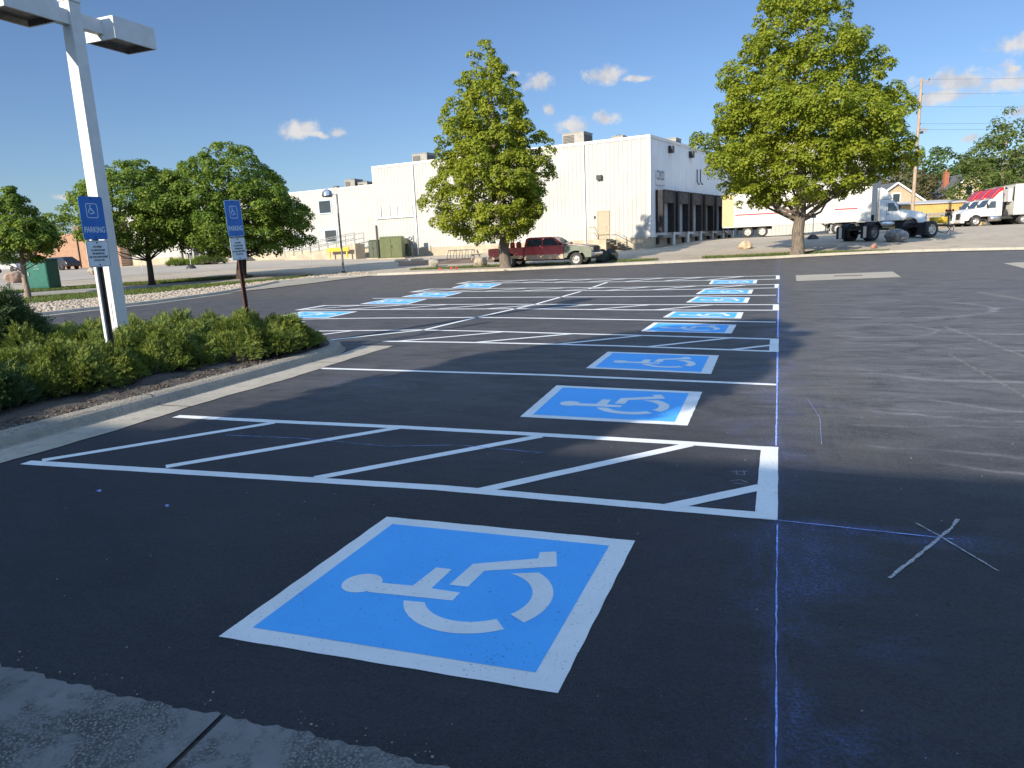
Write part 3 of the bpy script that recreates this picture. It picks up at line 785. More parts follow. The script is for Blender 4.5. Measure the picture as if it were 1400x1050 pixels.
BARK1 = bark_mat('grey_brown_bark', (.20, .165, .13), (.09, .075, .06))
BARK2 = bark_mat('pale_bark', (.33, .26, .20), (.18, .14, .11))
BARK3 = bark_mat('dark_bark', (.07, .055, .045), (.03, .025, .02))
MAPLE = leaf_mat('maple_leaf', (.29, .33, .03), (.20, .26, .024), (.36, .39, .042), .48)
MAPLE2 = leaf_mat('lime_leaf', (.31, .34, .034), (.22, .275, .026), (.37, .40, .048), .48)
PEAR = leaf_mat('pear_leaf', (.19, .26, .038), (.125, .20, .028), (.25, .31, .055), .42)
DARKL = leaf_mat('oak_leaf', (.155, .225, .03), (.095, .165, .022), (.215, .275, .045), .4)
WILLOW = leaf_mat('willow_leaf', (.12, .16, .035), (.09, .13, .03), (.17, .21, .06), .4)
BUDS = leaf_mat('bud_leaf', (.13, .115, .05), (.10, .085, .04), (.17, .15, .07), .3)
FARL = leaf_mat('far_leaf', (.07, .115, .028), (.05, .085, .022), (.10, .15, .04), .3, .3)

# the two lot-edge maples
make_tree('cone-shaped green maple behind the back curb, in front of the red pickup', stand(692, 364, 42.5),
 [(1.75,2.6,.5),(2.2,3.7,1.7),(3.1,4.35,2.5),(3.95,4.3,2.75),(5.3,4.15,3.05),(6.6,3.6,3.05),(7.9,3.05,2.5),(9.2,2.9,2.25),(10.4,2.2,1.65),(11.1,1.9,1.2),(12.0,1.0,.5),(12.5,.5,.3)],
 .33, .14, 820, 165, .52, MAPLE2, BARK1, 3, 'maple_tree', 'maples along the back curb', lean=(-.5, -.2), crown_from=2.2)
make_tree('tall broad green maple behind the back curb, in front of the white semi-trailer', stand(1090, 348, 42.5),
 [(3.0,3.2,1.3),(3.7,4.5,3.9),(4.5,5.0,5.0),(5.6,5.2,5.6),(6.8,5.3,6.1),(8.0,5.5,5.7),(9.2,5.0,4.4),(10.7,4.15,4.1),(11.9,3.5,3.3),(13.0,3.2,2.75),(14.4,3.0,2.2),(15.4,1.6,1.6),(16.2,.7,.7)],
 .36, .15, 1100, 180, .62, MAPLE, BARK1, 5, 'maple_tree', 'maples along the back curb', lean=(.1, 0), crown_from=2.4)
# left side
make_tree('dark round-topped tree behind the accessible sign by the junipers', stand(331, 381, 46),
 [(1.5,1.5,3.6),(2.1,4.4,4.7),(3.2,5.3,4.6),(4.3,5.3,4.2),(5.3,4.9,3.7),(6.3,4.2,3.1),(7.1,3.3,2.4),(7.8,2.0,1.5),(8.2,.7,.6)],
 .30, .145, 760, 150, .58, DARKL, BARK3, 8, 'round_tree', 'round trees on the turf strips', crown_from=1.8)
make_tree('small round tree with a slim leaning trunk just right of the white lamp pole', stand(208, 390, 44),
 [(2.0,1.0,1.0),(2.6,3.2,2.6),(3.4,4.4,3.1),(4.5,5.0,3.1),(5.3,4.5,2.7),(6.1,3.6,2.0),(6.8,2.0,1.2),(7.2,.7,.5)],
 .17, .14, 540, 135, .54, PEAR, BARK3, 12, 'round_tree', 'round trees on the turf strips', lean=(.3, 0), crown_from=1.8)
make_tree('small tree with a pale trunk beside the teal utility cabinet at the left edge', stand(39, 408, 37.5),
 [(1.9,1.2,.9),(2.4,2.6,1.9),(3.2,2.8,2.05),(4.0,2.6,1.3),(4.6,2.2,.75),(5.1,1.6,.5),(5.5,.7,.2)],
 .14, .125, 320, 125, .44, PEAR, BARK2, 15, 'round_tree', 'round trees on the turf strips', crown_from=1.7)
# beyond the truck yard
make_tree('brownish budding tree left of the utility pole', stand(1232, 290, 120), [(1,4.5,4.5),(4,6.2,6.2),(7,5.6,5.6),(9.5,3.8,3.6),(11.4,1.2,1.2)], .3, .42, 160, 70, 1.3, BUDS, BARK1, 21, 'background_tree', 'trees beyond the truck yard')
make_tree('dark green tree just right of the utility pole behind the gabled house', stand(1282, 285, 150), [(1,7,7),(5,9.0,9.0),(10,8.2,8.2),(13,5.4,5.4),(15,1.8,1.8)], .4, .55, 190, 70, 1.8, FARL, BARK1, 22, 'background_tree', 'trees beyond the truck yard')
make_tree('green tree between the gabled house and the big willow', stand(1318, 285, 158), [(1,6,6),(5,7.5,7.5),(9,6.5,6.5),(12,3.8,3.8),(13.6,1.2,1.2)], .4, .55, 140, 70, 1.6, FARL, BARK1, 23, 'background_tree', 'trees beyond the truck yard')
make_tree('feathery pale green tree towering behind the red and white trucks', stand(1368, 292, 98), [(.6,4.2,5),(3,6.0,7.5),(6,5.8,8.5),(9,4.6,8),(11.5,3.2,6),(13.4,1.6,3),(14.6,.5,1)], .35, .34, 330, 62, 1.35, WILLOW, BARK2, 24, 'background_tree', 'trees beyond the truck yard', limb_n=60)
make_tree('feathery green tree at the right edge behind the trailers', stand(1425, 292, 106), [(.6,5,5),(4,7.4,7.4),(8,7.2,7.2),(11,5,5),(14,1.6,1.6)], .35, .36, 260, 62, 1.4, WILLOW, BARK2, 25, 'background_tree', 'trees beyond the truck yard', limb_n=40)
# the tree whose shade lies over the nearer stalls, behind the photographer
make_tree('broad maple standing behind the photographer and shading the stalls', (-6.85, -7.4, 0.0),
 [(3.4,1.3,1.2),(4.0,2.1,2.0),(5.0,2.4,2.2),(6.0,2.2,2.1),(7.0,1.5,1.7),(7.9,.6,.9)], .16, .17, 430, 110, .52, MAPLE, BARK1, 31, 'shade_tree', crown_from=3.2)

# low spreading junipers
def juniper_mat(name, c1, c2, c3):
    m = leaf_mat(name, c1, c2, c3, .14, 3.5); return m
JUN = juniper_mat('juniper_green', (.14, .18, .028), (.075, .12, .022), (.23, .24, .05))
JUND = juniper_mat('juniper_dark_shaded', (.045, .085, .03), (.03, .06, .022), (.07, .11, .035))  # dark bush colour; on the shaded junipers it paints in their shade
CORE = mat('dead_twigs', (.03, .022, .017), (.012, .01, .008), 25, .95, .8)

def mound_h(x, y, rx, ry, h, ph):
    q = (x / rx) ** 2 + (y / ry) ** 2
    return h * np.clip(1 - q, 0, 1) ** .5 * (.86 + .14 * np.sin(x * 6.1 + ph) * np.cos(y * 5.3 + ph * 2))

def juniper(label, base, rx, ry, h, n, seed, m=JUN, L=.118, name='juniper_shrub', group='low junipers on the island', upright=.5, skirt=.1):
    rng = np.random.default_rng(seed); ph = seed * 1.7
    t = thing(name, label, 'shrub', base, 0, group)
    core = MB(); k = 26
    g = []
    for i in range(k + 1):
        for j in range(k + 1):
            x = rx * .93 * (2 * i / k - 1); y = ry * .93 * (2 * j / k - 1)
            s = sqrt(max(0, 1 - (y / ry) ** 2 * .5)); x *= s; y *= sqrt(max(0, 1 - (x / rx) ** 2 * .5))
            g.append((x, y, float(mound_h(np.array(x), np.array(y), rx, ry, h, ph)) * .74 - .05 + .03 * sin(x * 31) * sin(y * 27)))
    core.add(g, [(i * (k + 1) + j, (i + 1) * (k + 1) + j, (i + 1) * (k + 1) + j + 1, i * (k + 1) + j + 1) for i in range(k) for j in range(k)])
    core.build('twigs', CORE, t)
    # sprays: an arching stem clothed in many fine scale-leaf twigs
    a = rng.uniform(0, 2 * pi, n); q = np.sqrt(rng.uniform(0, 1, n)) ** .8
    x = rx * q * np.cos(a); y = ry * q * np.sin(a)
    lump = np.sin(x * 7.3 + ph) * np.sin(y * 6.7 + ph * 1.3) + .6 * np.sin(x * 13 + y * 11 + ph)
    z = mound_h(x, y, rx, ry, h, ph) * np.clip(rng.uniform(skirt + .5, .93, n) + .10 * lump, .1, 1.15)
    out = unit(np.stack([x / rx ** 2, y / ry ** 2, np.full(n, .3 / h)], 1))
    clump = np.stack([np.sin(x * 9 + ph), np.cos(y * 8.3 + ph), .5 * np.sin(x * 5 + y * 7)], 1)
    D = unit(out * (1 - upright * .4) + np.array([0, 0, 1.]) * upright * .8 + clump * .55 + rng.normal(size=(n, 3)) * .3)
    B = np.stack([x, y, z], 1); nb = 12
    size = L * rng.uniform(.55, 1.5, (n, 1)) * (1 + .25 * lump[:, None])
    u, w = rot_frames(D); Q = []
    pa = rng.uniform(0, 2 * pi, (n, 1)); flatd = u * np.cos(pa) + w * np.sin(pa)      # each spray is roughly flat
    for b in range(nb):
        s = .06 + .94 * b / (nb - 1)
        side = flatd * (1 if b % 2 else -1) + np.cross(D, flatd) * rng.uniform(-.55, .55, (n, 1))
        d2 = unit(D * .9 + side * (.75 - .45 * s) + rng.normal(size=(n, 3)) * .1) if b < nb - 1 else D
        o = B + D * size * s * .8 + np.array([0, 0, -.12]) * size * s * s
        l = size * .34 * (1.15 - .65 * s); wd = l * .115
        nn = unit(np.cross(d2, np.cross(D, flatd) + rng.normal(size=(n, 3)) * .5) + 1e-4)
        Q.append(np.stack([o, o + d2 * l * .55 + nn * wd, o + d2 * l, o + d2 * l * .55 - nn * wd], 1))
    leaf_mesh('foliage', np.concatenate(Q), m, t)
    return t
JB = .16
juniper('low juniper at the tip of the island, closest to the second accessible sign', (-8.18, 5.05, JB), 1.05, 1.3, .62, 12500, 41)
juniper('low juniper behind the second accessible sign, on the far side of the island', (-9.8, 4.9, JB), 1.15, 1.5, .66, 8000, 42)
juniper('low juniper between the white lamp pole and the second accessible sign', (-8.8, 3.55, JB), 1.1, 1.2, .66, 12500, 43)
juniper('low juniper in front of the white lamp pole', (-8.68, 2.0, JB), 1.0, 1.2, .62, 12500, 44)
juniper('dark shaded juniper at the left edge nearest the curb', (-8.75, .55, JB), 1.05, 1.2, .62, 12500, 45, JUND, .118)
juniper('sunlit juniper on the back of the island left of the white lamp pole', (-10.3, 3.1, JB), 1.1, 1.35, .70, 9500, 46)
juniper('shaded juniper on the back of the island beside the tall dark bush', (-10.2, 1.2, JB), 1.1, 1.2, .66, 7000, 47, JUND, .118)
juniper('low juniper on the far end of the island behind the others', (-11.3, 4.6, JB), 1.0, 1.5, .6, 5000, 48)
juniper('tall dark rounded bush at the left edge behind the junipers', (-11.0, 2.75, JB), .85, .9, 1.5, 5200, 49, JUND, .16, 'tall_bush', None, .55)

juniper('tall dark bush on the island, added out of view to shade the junipers', (-9.6, -.75, JB), .9, .85, 1.35, 4200, 50, JUND, .16, 'tall_bush', None, .55)  # this bush and the next are unseen, added to throw shade
juniper('juniper by the curb, added out of view to shade the others', (-8.5, -1.1, JB), .9, .95, .85, 4200, 51, JUND, .118)

def scatter_blades(name, poly, n, h, m, seed, dz=.02, w=.02):
    rng = np.random.default_rng(seed); P = np.array(poly)
    lo, hi = P.min(0), P.max(0); pts = rng.uniform(lo, hi, (n * 4, 2))
    pts = pts[in_poly(pts[:, 0], pts[:, 1], poly)][:n]; k = len(pts)
    z = gzs(pts[:, 0], pts[:, 1]) + dz
    a = rng.uniform(0, 2 * pi, k); d = np.stack([np.cos(a), np.sin(a), np.zeros(k)], 1) * w
    hh = h * rng.uniform(.5, 1.4, k)
    B = np.stack([pts[:, 0], pts[:, 1], z], 1); top = B + np.stack([rng.normal(size=k) * .05, rng.normal(size=k) * .05, hh], 1)
    return stuff(leaf_mesh(name, np.stack([B - d, B + d, top + d * .2, top - d * .2], 1), m))
GRASSL = leaf_mat('grass_blades', (.13, .17, .04), (.09, .13, .03), (.20, .20, .08), .3, 1.5)
for i, (pl, n) in enumerate(((TURF, 22000), (TURF2, 9000), (TURF3, 3500), (TURF4, 3500))):
    scatter_blades('grass', pl, n, .075, GRASSL, 60 + i, w=.025)

def stone_mesh(rng, n=1, sub=1):
    bm = bmesh.new(); bmesh.ops.create_icosphere(bm, subdivisions=sub, radius=1)
    v = np.array([q.co[:] for q in bm.verts]); f = np.array([[q.index for q in p.verts] for p in bm.faces]); bm.free()
    return v, f
def scatter_stones(name, poly, n, r0, r1, m, seed, dz=.03, flat_=.6):
    rng = np.random.default_rng(seed); P = np.array(poly); lo, hi = P.min(0), P.max(0)
    pts = rng.uniform(lo, hi, (n * 4, 2)); pts = pts[in_poly(pts[:, 0], pts[:, 1], poly)][:n]; k = len(pts)
    v, f = stone_mesh(rng); nv = len(v)
    r = (r0 + (r1 - r0) * rng.uniform(0, 1, k) ** 2)[:, None, None]
    V = v[None] * (1 + rng.uniform(-.28, .28, (k, nv, 1))) * r * rng.uniform(.6, 1.2, (k, 1, 3)) * np.array([1, 1, flat_])
    a = rng.uniform(0, 2 * pi, k); ca, sa = np.cos(a)[:, None], np.sin(a)[:, None]
    V = np.stack([V[..., 0] * ca - V[..., 1] * sa, V[..., 0] * sa + V[..., 1] * ca, V[..., 2]], -1)
    V[..., 0] += pts[:, 0:1]; V[..., 1] += pts[:, 1:2]; V[..., 2] += (gzs(pts[:, 0], pts[:, 1]) + dz)[:, None]
    F = (f[None] + np.arange(k)[:, None, None] * nv).reshape(-1, 3)
    me = bpy.data.meshes.new(name); n2 = k * nv
    me.vertices.add(n2); me.loops.add(F.size); me.polygons.add(len(F))
    me.vertices.foreach_set('co', V.astype(np.float32).ravel()); me.loops.foreach_set('vertex_index', F.astype(np.int32).ravel())
    me.polygons.foreach_set('loop_start', np.arange(0, F.size, 3, dtype=np.int32)); me.update(calc_edges=True); me.materials.append(m)
    return stuff(link(name, me))
RIVER = ground_mat('river_stone', (.44, .35, .255), (.33, .265, .20), (.23, .19, .155), 2.2, 6, .85, .2)
scatter_stones('gravel', GRAVEL, 9000, .04, .12, RIVER, 71)
CHIP = mat('wood_chips', (.12, .09, .065), (.05, .036, .028), 40, .9)
scatter_stones('wood_chips', [(-7.15, -4), (-7.15, 5.3), (-8.0, 6.4), (-9.5, 6.5), (-9.5, -4)], 5000, .008, .03, CHIP, 72, .145, .45)
scatter_stones('curb_grit', [(-6.96, -1.2), (-6.9, 5.4), (-7.25, 5.4), (-7.25, -1.2)], 900, .004, .011, RIVER, 73, .128, .6)
scatter_stones('loose_grit', [(-6.35, -2.65), (5, -2.65), (5, -2.38), (-6.35, -2.38)], 700, .002, .0065, RIVER, 74, .002, .6)
scatter_stones('loose_grit', [(-6.2, -2.4), (6, -2.4), (6, 12), (-6.2, 12)], 900, .002, .006, RIVER, 75, .001, .6)

def boulder(label, px, py, d, w, h, c1, c2, seed, group='boulders scattered behind the back curb', name='boulder'):
    rng = np.random.default_rng(seed); v, f = stone_mesh(rng, sub=3)
    pl = unit(rng.normal(size=(9, 3))); 
    for q in pl:
        s = v @ q; lim = rng.uniform(.62, .9); v = v - np.maximum(s - lim, 0)[:, None] * q
    v = v * (1 + .05 * np.sin(v[:, :1] * 9 + seed) * np.cos(v[:, 1:2] * 8))
    b = stand(px, py, d); M = MB()
    M.add((v * np.array([w / 2, w * .36, h * .62]) + np.array([0, 0, h * .38])).tolist(), f.tolist())
    o = M.build(name, mat('stone_%d' % seed, c1, c2, 3, .9, .6, 9), None, b); o.rotation_euler = (0, 0, RAD(20) + seed)
    return tag(o, label, 'boulder', group)
boulder('grey boulder beside the mulch left of the maple', 593, 357.5, 50, 1.05, .62, (.30, .27, .22), (.13, .12, .11), 81)
boulder('pale tan boulder just left of the pickup tailgate', 655, 356.5, 47.5, 1.1, .66, (.44, .38, .28), (.26, .22, .17), 82)
boulder('yellowish boulder on the drive in front of the trailer wheels', 1018, 335.5, 50, 1.45, .6, (.50, .41, .27), (.33, .25, .17), 83)
boulder('big grey boulder in front of the white semi cab, between the two dollies', 1225, 331, 47, 1.5, .86, (.34, .33, .32), (.14, .14, .14), 84)
boulder('little reddish stone on the drive in front of the left dolly', 1195, 338, 44, .42, .34, (.34, .18, .13), (.2, .12, .09), 85)
boulder('rounded boulder tinted as if shaded, touching the pickup front bumper', 823, 352.5, 45.5, 1.15, .85, (.05, .055, .05), (.02, .022, .02), 86)  # this stone and the next coloured near black to stand for tree shade
boulder('boulder tinted as if shaded, on the far side of the other by the pickup', 836, 351.5, 46.5, 1.0, .86, (.045, .05, .045), (.02, .02, .02), 87)
boulder('tan boulder across the road to the left of the white lamp pole', 129, 375, 60, 1.0, .7, (.36, .30, .23), (.2, .17, .14), 88)
boulder('pinkish boulder behind the pale tree trunk at the left edge', 22, 386, 52, 1.5, .9, (.36, .25, .19), (.24, .17, .13), 89)
boulder('little orange-tan stone lying on the soil by the curb at the left edge', 0, 0, 1, .1, .12, (.42, .24, .14), (.3, .17, .1), 90, None, 'stone').location = (-7.42, .33, .15)
# ------------------------------------------------------------------ posts, signs, lamps
POLE_M = mat('pole_paint', (.64, .64, .61), (.58, .58, .55), 5, .5, .05, 60, dirt=.15)
LENS_M = mat('lamp_lens', (.10, .09, .075), (.05, .045, .04), 12, .3)
DARK_M = mat('dark_metal', (.035, .035, .04), (.02, .02, .022), 8, .5)
SIGNB = mat('sign_blue', (.012, .135, .44), (.011, .12, .40), 6, .42)
SIGNW = mat('sign_white', (.62, .68, .70), (.56, .62, .64), 6, .45)
INK = mat('black_ink', (.03, .03, .035), None, 6, .6)
ZINC = mat('galvanised_steel', (.38, .38, .37), (.26, .26, .26), 9, .45, 0, None, .6)
RUST = mat('rusty_post', (.12, .045, .03), (.055, .028, .022), 14, .85, .4)

t = thing('light_pole', 'white square lamp pole with two shoebox lamp heads rising from the junipers', 'light pole', (-9.53, 3.84, .2))
M = MB(); h = 5.12; a, b_ = .108, .093
M.add([(-a,-a,0),(a,-a,0),(a,a,0),(-a,a,0),(-b_,-b_,h),(b_,-b_,h),(b_,b_,h),(-b_,b_,h)], [(0,1,5,4),(1,2,6,5),(2,3,7,6),(3,0,4,7),(4,5,6,7)])
M.box(-.2, .2, -.2, .2, 0, .025)
po = M.build('pole', POLE_M, t, None, .008)
M = MB(); M.box(-.105, .105, -.105, .105, h, h + .035); M.build('pole_cap', POLE_M, t, None, .005)
M = MB(); M.box(-.05, .05, -.117, -.106, .6, .9); M.build('hand_hole_cover', POLE_M, po, None, .004)
M = MB(); add_text(M, '45', .115, (-.0, -.1035, 2.30), (1, 0, 0), (0, 0, 1), width=.75); M.build('number', INK, po)
for sgn in (1, -1):
    M = MB(); y0 = .093 * sgn; y1 = .44 * sgn
    M.box(-.06, .06, min(y0, y1), max(y0, y1), h - .32, h - .12); M.build('arm', POLE_M, t, None, .006)
    M = MB(); ya, yb = sorted((.44 * sgn, 1.2 * sgn)); x = .29
    z0, z1 = h - .40, h - .09
    M.add([(-x,ya,z0),(x,ya,z0),(x,yb,z0),(-x,yb,z0),(-x,ya,z1),(x,ya,z1),(x,yb,z1),(-x,yb,z1)], [(0,1,5,4),(1,2,6,5),(2,3,7,6),(3,0,4,7),(4,5,6,7)])
    M.add([(-x,ya,z0),(x,ya,z0),(x,yb,z0),(-x,yb,z0),(-x+.035,ya+.035,z0),(x-.035,ya+.035,z0),(x-.035,yb-.035,z0),(-x+.035,yb-.035,z0)], [(0,4,5,1),(1,5,6,2),(2,6,7,3),(3,7,4,0)])
    hd = M.build('lamp_head', POLE_M, t)
    M = MB(); M.add([(-x+.035,ya+.035,z0),(x-.035,ya+.035,z0),(x-.035,yb-.035,z0),(-x+.035,yb-.035,z0),(-x+.09,ya+.09,z0+.06),(x-.09,ya+.09,z0+.06),(x-.09,yb-.09,z0+.06),(-x+.09,yb-.09,z0+.06)], [(0,1,5,4),(1,2,6,5),(2,3,7,6),(3,0,4,7),(4,5,6,7)])
    M.build('lens', LENS_M, hd)

def sign(label, loc, lean, ph, rust):
    """post sign facing +X"""
    t = thing('parking_sign', label, 'parking sign', loc, 0, 'accessible parking signs on the island', (RAD(lean), 0, 0))
    M = MB()      # hat-section post
    for x0, x1, y0, y1 in ((.0, .006, -.022, .022), (.006, .03, -.022, -.016), (.006, .03, .016, .022), (.03, .036, -.04, -.016), (.03, .036, .016, .04)):
        M.box(x0, x1, y0, y1, 0, ph)
    M.build('post', RUST if rust else mat('brown_post', (.10, .075, .055), (.05, .04, .03), 12, .8, .2), t)
    if not rust:
        M = MB(); M.box(-.012, .03, -.062, -.0405, .0, ph - .1); M.build('post_edge', POLE_M, t)
    W, H = .36, .56; zt = ph - .0; zc = zt - H / 2; X = (0, 1, 0); Z = (0, 0, 1)
    def plate(nm, w, hh, zc, r, m, x=.038, th=.004):
        M = MB(); P = rounded(w, hh, r); n = len(P)
        M.add([(x, p, zc + q) for p, q in P] + [(x + th, p, zc + q) for p, q in P], [tuple(range(n - 1, -1, -1)), tuple(range(n, 2 * n))] + [(i, (i + 1) % n, n + (i + 1) % n, n + i) for i in range(n)])
        return M.build(nm, m, t)
    def ring(M, w, hh, zc, r, wd, x):
        A = rounded(w, hh, r); B = rounded(w - 2 * wd, hh - 2 * wd, max(r - wd, .004)); n = len(A)
        M.add([(x, p, zc + q) for p, q in A] + [(x, p, zc + q) for p, q in B], [(i, (i + 1) % n, n + (i + 1) % n, n + i) for i in range(n)])
    pb = plate('blue_panel', W, H, zc, .03, SIGNB)
    M = MB(); ring(M, W - .008, H - .008, zc, .028, .006, .0428) if rust else None
    ring(M, .175, .19, zc + .095, .03, .009, .0428)
    for P in FIG:      # upright figure: u runs down, v to the right
        M.add([(.0429, -.012 + (v - .48) * .15 , zc + .105 - (u - .52) * .175) for u, v in P], [tuple(range(len(P)))])
    M.build('symbol', SIGNW, pb)
    M = MB(); add_text(M, 'PARKING', .105, (.043, 0, zc - .155), X, Z, width=.72, bold=.0015); M.build('lettering', SIGNW, pb)
    h2 = .35; z2 = zt - H - .012 - h2 / 2
    nb = plate('notice_panel', W - .02, h2, z2, .03, SIGNW)
    M = MB(); ring(M, W - .03, h2 - .01, z2, .026, .005, .0428)
    for i, s in enumerate(('STATE PERMIT', 'OR LICENSE REQUIRED', '$200 MINIMUM FINE', 'AND VEHICLE IMPOUNDMENT', 'FOR VIOLATORS')):
        add_text(M, s, .034, (.043, 0, z2 + .09 - i * .044), X, Z, width=.62, bold=.0012)
    M.build('lettering', INK, nb)
    for z, pp in ((zt - .03, pb), (zt - H + .03, pb), (z2 + h2 / 2 - .03, nb), (z2 - h2 / 2 + .03, nb)):
        M = MB(); M.lathe([(0, .006), (.009, .005), (.011, 0)], 8, 'x', (.0425, 0, z)); M.build('bolt', DARK_M, pp)
    return t
s1 = stand(150, 440, 8.75)
sign('blue accessible parking sign overlapping the white lamp pole', (-8.64, 2.90, .2), 0, 2.36, False)
sign('blue accessible parking sign on the rusty post by the junipers', (-8.08, 5.02, .2), 2.2, 2.36, True)

# ball lamp across the lot
b = stand(470, 374.5, 47); t = thing('street_lamp', 'grey post with a mirrored dome lamp on the gravel bed, before the office wing', 'street lamp', b, atan2(RH.y, RH.x))
M = MB(); M.lathe([(.075, 0), (.07, .6), (.062, 3), (.055, 5.0), (.0, 5.02)], 12); M.build('pole', mat('grey_pole', (.18, .18, .20), (.12, .12, .13), 8, .5, 0, None, .3), t)
M = MB(); M.lathe([(.24, 0), (.24, .03), (.13, .05), (.12, .16), (.07, .2)], 14); M.box(-.26, .26, -.05, .05, 0, .06); M.build('base', DARK_M, t)
M = MB(); M.beam((0, 0, 4.95), (-.35, 0, 5.02), .05, .07); M.build('arm', ZINC, t)
M = MB(); M.lathe([(.0, .36), (.14, .33), (.27, .22), (.33, .05), (.34, -.05)], 20, 'z', (-.6, 0, 4.98)); M.build('dome', mat('spun_metal', (.62, .62, .62), (.5, .5, .5), 3, .2, 0, None, .9), t)
M = MB(); M.lathe([(.33, -.05), (.31, -.12), (.0, -.14)], 20, 'z', (-.6, 0, 4.98)); M.build('lens', LENS_M, t)

def small_sign(label, px, py, d, h, c, w=.3, hh=.4, base=False, name='sign_post', rz=0):
    t = thing(name, label, 'sign', stand(px, py, d), atan2(RH.y, RH.x) + rz, 'small signs on thin posts beyond the lot')
    M = MB(); M.lathe([(.03, 0), (.03, h), (0, h)], 8); M.build('post', ZINC, t)
    if base:
        M = MB(); M.lathe([(.42, 0), (.40, .14), (.22, .3), (.1, .36), (0, .36)], 12); M.build('base', DARK_M, t)
    M = MB(); M.prism(rounded(w, hh, .03), -.005, .005); M.xform(Matrix.Translation((0, -.05, h - hh / 2)) @ Matrix.Rotation(RAD(90), 4, 'X')); M.build('panel', mat('sign_%s' % label[:6], c, None, 4, .5), t)
    return t
small_sign('thin post with a small grey sign in the lot before the office ramp', 426, 366, 60, 2.4, (.20, .22, .24), .32, .5)
small_sign('thin sign post with a white top beside the entrance planting', 262, 370, 64, 1.7, (.7, .7, .7), .3, .38, True)
small_sign('thin bare-looking post to the left of the small round tree trunk', 196, 376, 60, 1.7, (.45, .45, .43), .2, .3)
small_sign('portable grey sign on a dark round base in front of the trailer', 1111, 331, 55, 1.9, (.15, .16, .17), .34, .34, True)

# pole and wires by the truck yard
WOOD = bark_mat('pole_wood', (.42, .33, .24), (.27, .20, .15))
b = stand(1246.5, 300, 80)
t = thing('utility_pole', 'tall brown wooden utility pole behind the white semi cab', 'utility pole', b, 0, None, (RAD(.6), RAD(.4), 0))
M = MB(); M.tube([(0, 0, -.3), (0, 0, 7), (0, 0, 15.6)], [.2, .17, .125], 12); M.build('pole', WOOD, t)
M = MB(); M.beam((0, 0, 15.2), (.75, .28, 15.25), .09, .1); M.build('crossarm', WOOD, t)
M = MB()
for z in (15.3, 13.9, 12.6, 10.9, 10.3): M.lathe([(0, 0), (.06, .02), (.05, .12), (.08, .16), (0, .2)], 8, 'z', (.16 if z < 15 else .7, .05, z))
M.build('insulator', mat('glazed_brown', (.10, .07, .05), None, 6, .3), t)
M = MB(); M.lathe([(0, .25), (.16, .2), (.2, 0), (.0, -.03)], 12, 'z', (.35, .1, 10.0)); M.beam((0, 0, 10.1), (.35, .1, 10.15), .05, .05); M.build('floodlight', DARK_M, t)
def wire(a, c, sag, r=.012):
    M = MB(); a = Vector(a); c = Vector(c); P = []
    for k in range(25):
        s = k / 24; p = a.lerp(c, s); p.z -= sag * 4 * s * (1 - s); P.append(p)
    M.tube(P, r, 5, 0, False); return M
M = MB()
for dz, off in ((15.4, .7), (14.0, .2), (12.7, .2), (11.0, .2), (10.4, .2)):
    M2 = wire((off, 0, dz), (off + 62, 16, dz + .5), 1.1, .009 if dz > 11 else .011); M.add(M2.v, M2.f)
for dz in (15.0, 14.0, 12.6):
    M2 = wire((0, 0, dz), (-30, 6, dz - 9.5), .8, .014); M.add(M2.v, M2.f)
M.build('wires', DARK_M, t)
# ------------------------------------------------------------------ buildings
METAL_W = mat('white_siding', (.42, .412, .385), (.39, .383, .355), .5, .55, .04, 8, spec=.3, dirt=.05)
METAL_G = mat('lightened_siding', (.78, .79, .79), (.72, .73, .73), .5, .5, .04, 8, dirt=.05)  # siding colour raised to brighten the shaded dock wall
TRIM = mat('white_trim', (.70, .69, .65), (.64, .63, .59), 2, .5)
FOUND = mat('foundation', (.42, .36, .26), (.33, .28, .21), 1.2, .9, .4, 12, dirt=.25)
GLASS = glass('window_glass')
BLACKR = mat('black_rubber', (.03, .03, .033), (.016, .016, .018), 3, .8, .2, 20)
GREYD = mat('dock_door', (.42, .45, .46), (.36, .39, .40), 1, .5)
TAN = mat('tan_door', (.36, .30, .21), (.33, .27, .19), 2, .55)
HVAC = mat('hvac_case', (.27, .26, .24), (.22, .21, .19), 2, .55, 0, None, .2, dirt=.2)
HVACD = mat('hvac_grille', (.10, .09, .08), (.05, .045, .04), 5, .7)
ROOFM = mat('roof_membrane', (.4, .4, .38), (.33, .33, .31), 1, .8)

def corr(M, p0, p1, z0, z1, pitch=.3, dep=.03, mi=0):
    """ribbed sheet wall, outside on the right hand going p0 -> p1"""
    p0 = Vector((*p0, 0)); p1 = Vector((*p1, 0)); L = (p1 - p0).length; d = (p1 - p0) / L; o = Vector((d.y, -d.x, 0))
    n = int(L / pitch); pt = L / n; pr = []
    for i in range(n):
        for s, h in ((0, 0), (.62, 0), (.72, 1), (.9, 1)): pr.append((i * pt + s * pt, h * dep))
    pr.append((L, 0)); vs = []
    for s, h in pr:
        q = p0 + d * s + o * h; vs += [(q.x, q.y, z0), (q.x, q.y, z1)]
    M.add(vs, [(2 * i, 2 * i + 2, 2 * i + 3, 2 * i + 1) for i in range(len(pr) - 1)], mi)

def wall_s(px, P, d):
    """distance along wall line P + d*s seen at photo column px (mid height)"""
    r = ray(px, 325); a = r.x; b = r.y
    # CAM + k*(a,b) = P + s*d
    det = a * -d[1] + d[0] * b
    rx, ry = P[0] - CAM.x, P[1] - CAM.y
    return (a * ry - b * rx) / det
def wall_z(px, py, P, d):
    s = wall_s(px, P, d); q = Vector((P[0] + d[0] * s, P[1] + d[1] * s, 0)); dd = (q - Vector((CAM.x, CAM.y, 0))).dot(FH)
    return s, place(px, py, dd).z

